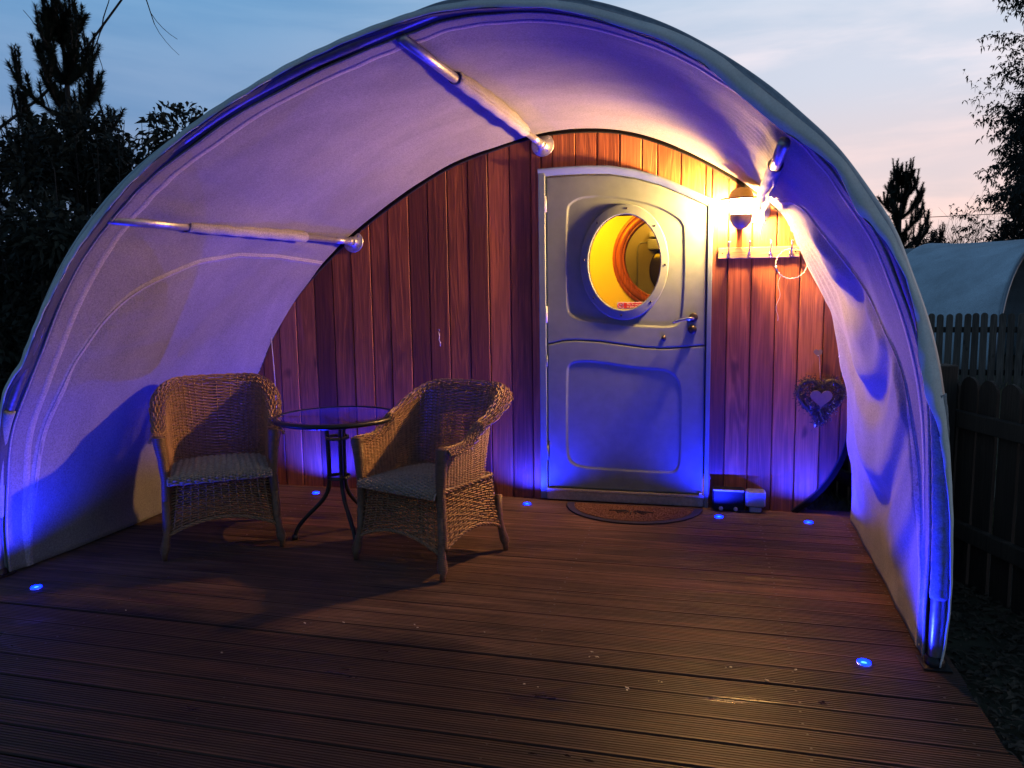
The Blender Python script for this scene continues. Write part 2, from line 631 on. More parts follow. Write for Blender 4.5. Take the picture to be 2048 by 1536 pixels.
# ------------------------------------------------------------------ ground and deck
g = MB()
n = 60
xs = np.concatenate([np.linspace(-60, -8, 8), np.linspace(-7, 9, 65), np.linspace(10, 90, 12)])
ys = np.concatenate([np.linspace(-14, -7, 5), np.linspace(-6, 14, 81), np.linspace(16, 160, 14)])
P = np.zeros((len(xs), len(ys), 3))
for i, x in enumerate(xs):
    for j, y in enumerate(ys):
        z = -.17 + .012 * math.sin(x * 3.1 + y * 1.7) + .010 * math.sin(x * 7.7 - y * 5.1)
        if y > 25:
            z += (y - 25) * .006
        P[i, j] = (x, y, z)
g.grid(P[:, ::-1])
g.obj('ground', 'soil', kind='structure')

deck = D.objects.new('deck', None)
COL.objects.link(deck)
deck['kind'] = 'structure'
PITCH = .1265
board_meshes = []


def board_mesh(x0, x1):
    b = MB()
    W, T = .1212, .028
    ng = 9
    prof = [(0, -T), (0, -.004), (.004, 0)]
    ins = .008
    step = (W - 2 * ins) / ng
    for k in range(ng):
        a = ins + k * step
        prof += [(a + step * .10, 0), (a + step * .34, -.0019), (a + step * .66, -.0019), (a + step * .90, 0)]
    prof += [(W - .004, 0), (W, -.004), (W, -T)]
    m = len(prof)
    nx = 13
    vs = []
    for i in range(nx):
        x = x0 + (x1 - x0) * i / (nx - 1)
        for (y, z) in prof:
            vs.append((x, y, z + .0012 * math.sin(x * 2.3 + x0 * 9)))
    fs = []
    for i in range(nx - 1):
        for k in range(m - 1):
            fs.append((i * m + k, (i + 1) * m + k, (i + 1) * m + k + 1, i * m + k + 1))
    fs.append(tuple(range(m)))
    fs.append(tuple(range((nx - 1) * m + m - 1, (nx - 1) * m - 1, -1)))
    b.add(vs, fs)
    return b.mesh('board', 'deck')


bm = [board_mesh(-6.2 + d, .84 + e) for d, e in ((0, 0), (.1, .008), (.03, -.006), (.07, .004))]
fascia = MB()
for k in range(-1, 52):
    o = D.objects.new('board', bm[rnd.randrange(4)])
    COL.objects.link(o)
    o.parent = deck
    o.location = (rnd.uniform(-.003, .003), .075 - PITCH * (k + 2) + rnd.uniform(-.0016, .0016), rnd.uniform(-.0018, .0010) - .001)
    o.rotation_euler = (rnd.uniform(-.010, .010), 0, rnd.uniform(-.0006, .0006))
fb = MB()
for x in np.arange(-6.0, .9, .45):
    fb.box(x, x + .045, -6.3, -.06, -.155, -.031)
fb.obj('joist', 'fence', deck)
fb = MB()
fb.box(.815, .835, -6.4, -.06, -.150, -.034)
fb.obj('fascia_board', 'deck', deck)

# screw heads: small dimples pairs above joists
sb = MB()
for k in range(0, 30):
    for x in (-5.1, -4.2, -3.3, -2.4, -1.5, -.6, .3, .75):
        for dy in (.025, .095):
            cx_, cy_ = x + rnd.uniform(-.006, .006), .075 - PITCH * (k + 2) + dy
            sb.lathe([(.0045, 0), (.0001, .0002)], (cx_, cy_, .0004), 8)
sb.obj('screw_heads', 'dark_metal', deck, kind='stuff')

# bark chips at the right of the deck, and grass round the pod
cb = MB()
for i in range(12000):
    x = rnd.uniform(.86, 1.9)
    y = rnd.uniform(-3.4, 1.5)
    s_ = rnd.uniform(.008, .026)
    a = rnd.uniform(0, 6.28)
    t = rnd.uniform(-.5, .5)
    z = -.165 + rnd.uniform(0, .02)
    ca, sa = math.cos(a) * s_, math.sin(a) * s_
    w_ = rnd.uniform(.3, .6)
    cb.add([(x - ca, y - sa, z - t * s_), (x + sa * w_, y - ca * w_, z + .004), (x + ca, y + sa, z + t * s_), (x - sa * w_, y + ca * w_, z + .007)],
           [(0, 1, 2, 3)])
cb.obj('bark_chips', 'chips', kind='stuff')


def grass(name, x0, x1, y0, y1, nb, h, zb=-.17):
    gb = MB()
    for i in range(nb):
        x, y = rnd.uniform(x0, x1), rnd.uniform(y0, y1)
        a = rnd.uniform(0, 6.28)
        hh = h * rnd.uniform(.5, 1.3)
        w = rnd.uniform(.002, .005)
        lx, ly = rnd.uniform(-.6, .6) * hh, rnd.uniform(-.6, .6) * hh
        cw, sw = math.cos(a) * w, math.sin(a) * w
        gb.add([(x - cw, y - sw, zb), (x + cw, y + sw, zb), (x + lx * .4 + cw * .7, y + ly * .4 + sw * .7, zb + hh * .6), (x + lx, y + ly, zb + hh)],
               [(0, 1, 2), (0, 2, 3)])
    return gb.obj(name, 'grass', kind='stuff')


grass('grass', .45, 1.7, .10, 1.8, 18000, .13)
grass('grass', .9, 8, 1.8, 8.5, 14000, .09)


# ------------------------------------------------------------------ pod profile (traced on its wall plane)
CX = -1.15


def polar(c):
    a = np.array(c, float) - np.array([CX, 0])
    th = np.arctan2(a[:, 1], a[:, 0])
    th = np.where(th < -2, th + 2 * np.pi, th)
    r_ = np.hypot(a[:, 0], a[:, 1])
    o = np.argsort(th)
    return th[o], r_[o]


def smooth_polar(c, win=.06):
    t, r_ = polar(c)
    tt = np.linspace(0, math.pi, 361)
    v = np.interp(tt, t, r_)
    k = int(win / (math.pi / 360))
    ker = np.hanning(2 * k + 3)
    ker /= ker.sum()
    vp = np.pad(v, k + 1, mode='reflect', reflect_type='odd')
    return tt, np.convolve(vp, ker, mode='valid')


FRONT = [(-3.175, -.02), (-3.172, .21), (-3.15, .356), (-3.112, .595), (-3.075, .702), (-2.979, .878), (-2.86, 1.083), (-2.745, 1.282), (-2.638, 1.432),
         (-2.494, 1.588), (-2.318, 1.737), (-2.016, 1.913), (-1.642, 2.081), (-1.339, 2.179), (-1.092, 2.247), (-.942, 2.288), (-.744, 2.288),
         (-.602, 2.278), (-.382, 2.225), (-.157, 2.13), (.007, 2.029), (.187, 1.892), (.243, 1.837), (.365, 1.719), (.467, 1.576), (.55, 1.45),
         (.6, 1.314), (.656, 1.164), (.692, 1.032), (.718, .88), (.729, .741), (.738, .568), (.745, .392), (.746, .23), (.746, .103), (.745, -.02)]
REAR = [(-3.09, -.02), (-3.09, .2), (-3.08, .4), (-3.04, .6), (-2.991, .715), (-2.927, .818), (-2.862, .954), (-2.759, 1.121), (-2.64, 1.278),
        (-2.524, 1.397), (-2.375, 1.529), (-2.229, 1.646), (-2.051, 1.775), (-1.877, 1.882), (-1.708, 1.981), (-1.543, 2.063), (-1.382, 2.116),
        (-1.225, 2.157), (-1.101, 2.191), (-.963, 2.214), (-.799, 2.224), (-.622, 2.218), (-.478, 2.198), (-.335, 2.153), (-.195, 2.095),
        (-.055, 2.027), (.083, 1.943), (.219, 1.849), (.301, 1.79), (.379, 1.725), (.433, 1.648), (.501, 1.488), (.581, 1.328), (.648, 1.194),
        (.705, 1.007), (.728, .845), (.751, .683), (.766, .491), (.777, .27), (.784, -.02)]
OUTER = [(-3.21, -.02), (-3.20, .237), (-3.165, .38), (-3.12, .613), (-3.085, .80), (-3.037, .91), (-2.943, 1.011), (-2.84, 1.191),
         (-2.733, 1.352), (-2.62, 1.493), (-2.481, 1.633), (-2.321, 1.768), (-2.169, 1.874), (-2.023, 1.957), (-1.723, 2.096), (-1.569, 2.161),
         (-1.4, 2.215), (-1.196, 2.271), (-1.001, 2.309), (-.85, 2.318), (-.722, 2.312), (-.544, 2.292), (-.457, 2.272), (-.286, 2.212),
         (-.124, 2.15), (.015, 2.068), (.123, 1.973), (.235, 1.878), (.342, 1.784), (.423, 1.699), (.493, 1.593), (.58, 1.456), (.629, 1.342),
         (.679, 1.213), (.721, 1.069), (.749, .926), (.768, .816), (.789, .626), (.802, .423), (.806, .25), (.80, .109), (.785, -.02)]
POD = [(-2.825, -.02), (-2.93, .1), (-3.0, .28), (-3.035, .45), (-3.03, .6)] + REAR[4:29] + \
      [(.36, 1.745), (.46, 1.655), (.57, 1.52), (.67, 1.34), (.74, 1.15), (.785, .95), (.805, .75), (.803, .55), (.79, .45), (.768, .35),
       (.719, .235), (.643, .12), (.551, .035), (.484, -.02)]

tF, rF = smooth_polar(FRONT, .05)
tR, rR = smooth_polar(REAR, .05)
tO, rO = smooth_polar(OUTER, .022)


def fr(th):
    return np.interp(th, tF, rF)


def re(th):
    return np.interp(th, tR, rR)


def ro(th):
    return np.interp(th, tO, rO)


YF = -1.79
# pod outline split into upper and lower curve functions of x
pa = np.array(POD)
iL = int(np.argmin(pa[:, 0]))
iR = int(np.argmax(pa[:, 0]))
up = pa[iL:iR + 1]
lo_l = pa[:iL + 1]
lo_r = pa[iR:][::-1]


def ztop(x):
    return float(np.interp(x, up[:, 0], up[:, 1]))


def zbot(x):
    if x < lo_l[0, 0]:
        return float(np.interp(-x, -lo_l[:, 0], lo_l[:, 1]))
    if x > lo_r[0, 0]:
        return float(np.interp(x, lo_r[:, 0], lo_r[:, 1]))
    return -.02


pod = thing('timber_pod', 'curved camping pod whose front wall is red cedar boards around a pale door', 'camping pod')

# door geometry references
DOOR_L, DOOR_R = -.973, .012
DTOP_X = [-.975, -.86, -.711, -.564, -.42, -.277, -.136, .012]
DTOP_Z = [2.004, 2.008, 2.008, 2.001, 1.973, 1.927, 1.862, 1.787]


def dtop(x):
    return float(np.interp(x, DTOP_X, DTOP_Z))


seams = [-3.035, -2.90, -2.769, -2.638, -2.499, -2.365, -2.229, -2.092, -1.966, -1.825, -1.698, -1.568, -1.434, -1.306, -1.17, -1.039,
         -.906, -.768, -.641, -.507, -.380, -.292, -.16, -.023, .107, .239, .372, .498, .63, .735, .805]


def plank(x0, x1, fz0, fz1, y0=0.0):
    """one cladding board clipped by the pod outline; chamfered long edges"""
    b = MB()
    gp = .0022
    ch = .0045
    a0, a1 = x0 + gp, x1 - gp
    xs_ = [a0, a0 + ch, a0 + (a1 - a0) * .3, a0 + (a1 - a0) * .5, a0 + (a1 - a0) * .7, a1 - ch, a1]
    T = .018
    fv, bv = [], []
    for i, x in enumerate(xs_):
        yy = y0 + (ch if i in (0, 6) else 0)
        z0, z1 = fz0(x), fz1(x)
        if z1 - z0 < .004:
            z1 = z0 + .004
        fv += [(x, yy, z0), (x, yy, z1)]
    for x in (a0, a1):
        bv += [(x, y0 + T, fz0(x)), (x, y0 + T, max(fz1(x), fz0(x) + .004))]
    v = fv + bv
    f = [(2 * i, 2 * i + 2, 2 * i + 3, 2 * i + 1) for i in range(6)]
    f += [(14, 0, 1, 15), (12, 16, 17, 13)]
    b.add(v, f)
    return b.obj('plank', 'cedar', pod)


warp_off = {}
for i in range(len(seams) - 1):
    a, c = seams[i], seams[i + 1]
    proud = rnd.uniform(-.0015, .0015)
    if c <= DOOR_L + .001 or a >= DOOR_R:
        plank(a, c, zbot, ztop, proud)
    elif a < DOOR_L < c:
        plank(a, DOOR_L, zbot, ztop, proud)
        plank(DOOR_L, c, lambda x: dtop(x), ztop, proud)
    elif a < DOOR_R < c:
        plank(a, DOOR_R, lambda x: dtop(x), ztop, proud)
        plank(DOOR_R, c, zbot, ztop, proud)
    else:
        plank(a, c, lambda x: dtop(x), ztop, proud)

# backing membrane behind the planks (dark joints), with the door opening left free
b = MB()
for x0, x1, fz in ((-3.02, DOOR_L + .01, zbot), (DOOR_L + .01, DOOR_R - .01, dtop), (DOOR_R - .01, .79, zbot)):
    xs_ = np.linspace(x0, x1, 20)
    Pm = np.array([[(x, .021, fz(x)), (x, .021, max(ztop(x) - .004, fz(x)))] for x in xs_])
    b.grid(Pm, smooth=False)
b.obj('membrane', 'shadow_gap', pod)

# rim trim following the outline: dark edge with a thin bright bead
outl = np.array(POD)
seg = np.concatenate([[0], np.cumsum(np.hypot(*np.diff(outl, axis=0).T))])
ss = np.linspace(0, seg[-1], 150)
ox, oz = np.interp(ss, seg, outl[:, 0]), np.interp(ss, seg, outl[:, 1])
ker = np.array([1, 2, 3, 2, 1]) / 9
oxs, ozs = np.convolve(np.pad(ox, 2, mode='edge'), ker, 'valid'), np.convolve(np.pad(oz, 2, mode='edge'), ker, 'valid')
nx_, nz_ = np.gradient(ozs), -np.gradient(oxs)
ln = np.hypot(nx_, nz_)
nx_, nz_ = -nx_ / ln, -nz_ / ln      # outward (left-to-right traversal over the top)


def rim(prof, name, mat):
    """prof: (outward offset, y) closed section swept along the outline"""
    b = MB()
    Pm = np.array([[(oxs[i] + nx_[i] * o_, y_, ozs[i] + nz_[i] * o_) for (o_, y_) in prof + prof[:1]] for i in range(len(oxs))])
    b.grid(Pm, smooth=False)
    return b.obj(name, mat, pod)


rim([(-.014, .019), (-.014, -.012), (.012, -.016), (.016, .019)], 'rim_trim', 'trim')
rim([(-.019, .004), (-.019, -.0075), (-.0142, -.0085), (-.0142, .004)], 'edge_bead', 'trim_bead')

# the pod body behind the wall: curved shell
b = MB()
Ys = np.linspace(.019, 4.2, 6)
Pm = np.array([[(oxs[i] + nx_[i] * .012, y, ozs[i] + nz_[i] * .012) for y in Ys] for i in range(len(oxs))])
b.grid(Pm)
b.obj('shell', 'tarp', pod)
b = MB()
xs_ = np.linspace(-3.0, .78, 30)
Pm = np.array([[(x, 4.2, zbot(x)), (x, 4.2, ztop(x))] for x in xs_])
b.grid(Pm, smooth=False)
b.obj('rear_wall', 'tarp', pod)
b = MB()
b.box(-2.9, .6, .05, 4.18, -.10, -.03)
b.obj('floor', 'ochre', pod)

# ---------------- interior seen through the porthole
b = MB()
rc = (-.297, 1.51)
RO_, RI_ = .352, .283
N_ = 48
vs, fs = [], []
sq = [(-1.6, -.0), (.75, -.0), (.75, 1.88), (-1.6, 1.88)]
for k in range(N_):
    a = 2 * math.pi * k / N_
    ca, sa = math.cos(a), math.sin(a)
    vs.append((rc[0] + RI_ * 1.1 * ca, 1.0, rc[1] + RI_ * 1.1 * sa))
    tmx = min(((.75 - rc[0]) / ca if ca > 1e-6 else 9e9), ((-2.7 - rc[0]) / ca if ca < -1e-6 else 9e9),
              ((1.84 - rc[1]) / sa if sa > 1e-6 else 9e9), ((0 - rc[1]) / sa if sa < -1e-6 else 9e9))
    vs.append((rc[0] + tmx * ca, 1.0, rc[1] + tmx * sa))
for k in range(N_):
    q = (k + 1) % N_
    fs.append((2 * k, 2 * q, 2 * q + 1, 2 * k + 1))
b.add(vs, fs)
b.obj('partition', 'cream', pod)
b = MB()
for (rad_, wid, y0) in ((RO_, .018, .985), (.318, .026, .972), (.292, .012, .980)):
    pr = []
    b.lathe([(rad_ - wid, -1.02), (rad_ - wid, -y0), (rad_ - wid * .5, -y0 + .012), (rad_ + wid * .5, -y0 + .012), (rad_ + wid, -y0), (rad_ + wid, -1.02)],
            (rc[0], 0, rc[1]), 56, '-Y')
b.obj('ring_frame', 'ring_wood', pod)
b = MB()
b.box(-1.6, .7, 1.75, 1.78, 0, 2.1)
b.obj('inner_panel', 'ochre', pod)
b = MB()
b.lathe([(.0001, -1.735), (.14, -1.735), (.15, -1.742), (.15, -1.75)], (-.31, 0, 1.44), 40, '-Y', 1, 1.25)
b.obj('round_mirror', 'dark_glass', pod)
b = MB()
b.box(-.47, -.36, 1.66, 1.745, 1.60, 1.68, .006)
b.box(-.46, -.34, 1.68, 1.745, 1.70, 1.74, .004)
b.tube([(-.47, 1.74, 1.66), (-.53, 1.742, 1.66), (-.555, 1.742, 1.63), (-.56, 1.742, 1.1)], .004, 6)
b.obj('socket_box', 'grey_plastic', pod)
b = MB()
b.tube([(-.40, 1.6, 1.80), (-.37, 1.6, 1.74), (-.35, 1.6, 1.72)], [.02, .035, .03], 10)
b.obj('room_lamp', 'room_lamp', pod)
b = MB()
b.box(-1.0, .1, .16, .20, 1.735, 1.84)
b.obj('dark_bar', 'trim', pod)  # plain dark bar inside, across the top of the porthole view
rl = D.lights.new('room_light', 'AREA')
rl.shape = 'DISK'
rl.size = .7
rl.energy = 36
rl.color = (1, .43, .003)
rlo = D.objects.new('room_light', rl)
COL.objects.link(rlo)
rlo.location = (-1.0, .42, 2.02)
rlo.rotation_euler = (R(28), 0, 0)
rlo.parent = pod
rl2 = D.lights.new('room_light', 'POINT')
rl2.energy = 9
rl2.shadow_soft_size = .05
rl2.color = (1, .50, .08)
rlo2 = D.objects.new('room_light', rl2)
COL.objects.link(rlo2)
rlo2.location = (-.25, 1.45, 1.98)
rlo2.parent = pod

# ------------------------------------------------------------------ stable door
door = D.objects.new('door', None)
COL.objects.link(door)
door.parent = pod

# frame: left jamb, right jamb, curved head
b = MB()
b.box(-.990, -.948, -.020, .05, .004, 1.998, .003)
b.obj('door_frame', 'frame_paint', door)
b = MB()
b.box(-.004, .022, -.020, .05, -.012, 1.785, .003)
b.obj('door_frame', 'frame_paint', door)
b = MB()
xs_ = np.linspace(-.99, .03, 40)
prof = lambda x: [(x, -.032, dtop(x) + .004), (x, -.034, dtop(x) - .004), (x, -.024, dtop(x) - .010), (x, -.013, dtop(x) - .040), (x, .05, dtop(x) - .042), (x, .05, dtop(x) + .004), (x, -.032, dtop(x) + .004)]
b.grid(np.array([prof(x) for x in xs_]))
for x in (xs_[0], xs_[-1]):
    b.add(prof(x)[:6], [(0, 1, 2, 3, 4, 5)])
b.obj('door_head', 'frame_paint', door)
b = MB()
b.box(-.948, -.004, -.036, .05, .062, .072)
b.box(-.948, -.004, -.028, .05, .004, .060, .003)
b.obj('door_sill', 'steel', door)

UP = [(-.822, 1.765), (-.80, 1.805), (-.741, 1.834), (-.66, 1.838), (-.593, 1.834), (-.46, 1.814), (-.332, 1.78), (-.25, 1.745), (-.176, 1.698), (-.146, 1.665), (-.136, 1.626), (-.132, 1.341),
      (-.143, 1.125), (-.160, 1.085), (-.211, 1.067), (-.35, 1.072), (-.474, 1.082), (-.743, 1.113), (-.80, 1.14), (-.825, 1.188)]
LP = [(-.824, .805), (-.81, .847), (-.75, .867), (-.632, .863), (-.462, .837), (-.361, .826), (-.241, .821), (-.181, .793), (-.144, .726), (-.142, .542),
      (-.143, .267), (-.160, .212), (-.194, .195), (-.494, .199), (-.752, .206), (-.809, .239), (-.827, .296), (-.827, .595)]
SPX = [-.95, -.943, -.841, -.771, -.632, -.496, -.361, -.262, -.163, -.024, 0]
SPZ = [.964, .966, .987, .992, .985, .967, .949, .944, .949, .962, .964]


def chaikin(p, n=2):
    p = np.array(p)
    for _ in range(n):
        q = np.roll(p, -1, axis=0)
        a, c = p * .75 + q * .25, p * .25 + q * .75
        p = np.stack([a, c], 1).reshape(-1, 2)
    return p


def sdf(X, Z, poly):
    d = np.full(X.shape, 1e9)
    inside = np.zeros(X.shape, bool)
    for i in range(len(poly)):
        ax, az = poly[i]
        bx, bz = poly[(i + 1) % len(poly)]
        ex, ez = bx - ax, bz - az
        wx, wz = X - ax, Z - az
        t = np.clip((wx * ex + wz * ez) / (ex * ex + ez * ez + 1e-12), 0, 1)
        d = np.minimum(d, np.hypot(wx - t * ex, wz - t * ez))
        c = ((az > Z) != (bz > Z)) & (X < (bx - ax) * (Z - az) / (bz - az + 1e-12) + ax)
        inside ^= c
    return np.where(inside, -d, d)


def leaf(name, x0, x1, fb, ft, poly, nz_, hole=None):
    nx = 190
    X = np.linspace(x0, x1, nx)[:, None] * np.ones((1, nz_))
    T = np.linspace(0, 1, nz_)[None, :] * np.ones((nx, 1))
    zb = np.array([fb(x) for x in X[:, 0]])[:, None]
    zt = np.array([ft(x) for x in X[:, 0]])[:, None]
    Z = zb + (zt - zb) * T
    d = sdf(X, Z, chaikin(poly, 2))
    Y = -.006 + .0075 * smoothstep((-d + .003) / .010) + .0006 * np.sin(X * 9) * np.sin(Z * 7)
    edge = np.minimum(np.minimum(X - x0, x1 - X), np.minimum(Z - zb, zt - Z))
    Y += .004 * (1 - np.sqrt(np.clip(edge / .004, 0, 1)))
    Pm = np.stack([X, Y, Z], -1)
    b = MB()
    fs = []
    for i in range(nx - 1):
        for j in range(nz_ - 1):
            if hole is not None:
                xm, zm = (X[i, j] + X[i + 1, j]) / 2, (Z[i, j] + Z[i, j + 1]) / 2
                if ((xm - hole[0]) / hole[2]) ** 2 + ((zm - hole[1]) / hole[3]) ** 2 < 1:
                    continue
            fs.append((i * nz_ + j, (i + 1) * nz_ + j, (i + 1) * nz_ + j + 1, i * nz_ + j + 1))
    b.add(Pm.reshape(-1, 3).tolist(), fs, True)
    # edges returned to the back
    bd = [(i, 0) for i in range(nx)] + [(nx - 1, j) for j in range(1, nz_)] + [(i, nz_ - 1) for i in range(nx - 2, -1, -1)] + [(0, j) for j in range(nz_ - 2, 0, -1)]
    fr_ = [tuple(Pm[i, j]) for i, j in bd]
    bk = [(p[0], .04, p[2]) for p in fr_]
    m = len(bd)
    b.add(fr_ + bk, [(k, m + k, m + (k + 1) % m, (k + 1) % m) for k in range(m)])
    return b.obj(name, 'door_paint', door)


PH = (-.479, 1.449)
leaf('upper_door_leaf', -.944, -.012, lambda x: float(np.interp(x, SPX, SPZ)) + .0028, lambda x: dtop(x) - .046, UP, 200, (PH[0], PH[1], .232, .309))
leaf('lower_door_leaf', -.944, -.012, lambda x: .0755, lambda x: float(np.interp(x, SPX, SPZ)) - .0028, LP, 190)


def ellipse_ring(name, c, prof, mat, parent, n=72):
    """prof: (rx, rz, y)"""
    b = MB()
    Pm = np.array([[(c[0] + rx * math.cos(2 * math.pi * k / n), y, c[1] + rz * math.sin(2 * math.pi * k / n)) for (rx, rz, y) in prof] for k in range(n)])
    b.grid(Pm[:, ::-1], close_u=True)
    return b.obj(name, mat, parent)


ellipse_ring('porthole_ring', PH, [(.2100, .2780, .03), (.2095, .2775, -.019), (.2120, .2800, -.0225), (.2170, .2850, -.0230), (.2200, .288, -.0218), (.2505, .3295, -.0215), (.2560, .3350, -.019), (.2575, .3370, -.014), (.2575, .3370, -.004)],
             'door_paint', door)
b = MB()
b.lathe([(.0065, -.001), (.0060, .0022), (.003, .0034), (.0001, .0036)], (0, 0, 0), 10, '-Y')
scm = b.mesh('screw', 'dark_metal')
for k in range(8):
    a = R(90 + 45 * k) - .06
    o = D.objects.new('screw', scm)
    COL.objects.link(o)
    o.parent = door
    o.location = (PH[0] + .2365 * math.cos(a), -.0222, PH[1] + .3105 * math.sin(a))
b = MB()
b.add([(PH[0] + .212 * math.cos(2 * math.pi * k / 64), -.010, PH[1] + .280 * math.sin(2 * math.pi * k / 64)) for k in range(64)], [tuple(range(64))])
b.obj('porthole_pane', 'pane', door)

# plate added behind the leaves to stop room light leaking through the gaps
b = MB()
vs, fs = [], []
for k in range(64):
    a = 2 * math.pi * k / 64
    ca, sa = math.cos(a), math.sin(a)
    vs.append((PH[0] + .222 * ca, .043, PH[1] + .295 * sa))
    t = min((.49 / abs(ca)) if abs(ca) > 1e-6 else 9e9, ((.50 if sa > 0 else 1.44) / abs(sa)) if abs(sa) > 1e-6 else 9e9)
    x_, z_ = PH[0] + t * ca, PH[1] + t * sa
    vs.append((x_, .043, min(z_, dtop(x_) - .01)))
fs = [(2 * k, 2 * ((k + 1) % 64), 2 * ((k + 1) % 64) + 1, 2 * k + 1) for k in range(64)]
b.add(vs, fs)
b.obj('light_stop_plate', 'frame_paint', door)

# sticker with prohibition sign
stk = thing('sticker', 'small red and white no smoking sticker low on the round door window', 'sticker', (-.437, -.0115, 1.197))
b = MB()
b.box(-.082, .082, -.0005, 0, -.0205, .0205)
b.obj('backing', 'sticker_white', stk)
b = MB()
b.box(-.042, .077, -.0014, -.0010, -.0165, .0165)
b.obj('red_field', 'sticker_red', stk)
b = MB()
b.lathe([(.0165, .0010), (.0165, .0014), (.0125, .0014), (.0125, .0010)], (-.0615, 0, 0), 24, '-Y')
ca = math.cos(R(45))
b.add([(-.0615 - .0115 - .001, -.0012, .0115 - .001), (-.0615 - .0115 + .002, -.0012, .0115 + .002), (-.0615 + .0115 + .001, -.0012, -.0115 + .001), (-.0615 + .0115 - .002, -.0012, -.0115 - .002)], [(0, 1, 2, 3)])
b.obj('prohibition_sign', 'sticker_red', stk)
b = MB()
b.box(-.071, -.054, -.0010, -.0007, -.0022, .0015)
b.obj('cigarette_symbol', 'trim', stk)


def text(txt, size, loc, mat, parent, name='lettering'):
    c = D.curves.new(name, 'FONT')
    c.body = txt
    c.size = size
    c.align_x = 'CENTER'
    c.extrude = .0001
    o = D.objects.new('tmp_text', c)
    COL.objects.link(o)
    bpy.context.view_layer.update()
    me = D.meshes.new_from_object(o.evaluated_get(bpy.context.evaluated_depsgraph_get()))
    D.objects.remove(o)
    me.materials.clear()
    me.materials.append(M[mat])
    q = D.objects.new(name, me)
    COL.objects.link(q)
    q.parent = parent
    q.location = loc
    q.rotation_euler = (R(90), 0, 0)
    return q


text("No Smoking", .0165, (.0175, -.0020, .0018), 'sticker_white', stk)
text("in this room", .0165, (.0175, -.0020, -.0125), 'sticker_white', stk)

# handle, lock, keyhole, hinges
b = MB()
b.lathe([(.026, 0), (.026, .008), (.022, .012), (.0001, .013)], (-.078, -.006, 1.125), 24, '-Y')
b.obj('handle_rose', 'dark_metal', door)
b = MB()
pts = [(-.078, -.018, 1.121), (-.080, -.050, 1.120), (-.095, -.056, 1.120), (-.12, -.056, 1.119), (-.15, -.054, 1.113), (-.178, -.050, 1.104), (-.196, -.046, 1.096)]
b.tube(pts, [.010, .010, .010, .0095, .009, .008, .005], 10)
b.obj('door_handle', 'chrome', door)
b = MB()
b.lathe([(.026, 0), (.026, .010), (.021, .018), (.012, .021), (.0001, .0215)], (-.084, -.006, 1.055), 24, '-Y')
b.obj('lock', 'dark_metal', door)
b = MB()
b.lathe([(.0135, 0), (.0125, .006), (.0001, .010)], (-.246, -.006, 1.004), 16, '-Y', 1, 1.35)
b.obj('keyhole_cover', 'dark_metal', door)
for z0, z1 in ((1.755, 1.851), (1.098, 1.198), (.83, .90), (.25, .34)):
    b = MB()
    b.tube([(-.9455, -.014, z0), (-.9455, -.014, z1)], .0055, 10)
    b.obj('hinge', 'white_nylon' if z0 > 1 else 'frame_paint', door)
b = MB()
b.box(-.030, -.012, -.034, -.010, .0765, .086)
b.obj('door_catch', 'white_nylon', door)

# ------------------------------------------------------------------ awning
awn = thing('fabric_awning', 'arched fabric awning tunnel over the deck, pale inside with a grey outer canvas', 'awning')
NU, NV = 260, 90
TH = np.linspace(0.004, math.pi - .004, NU)


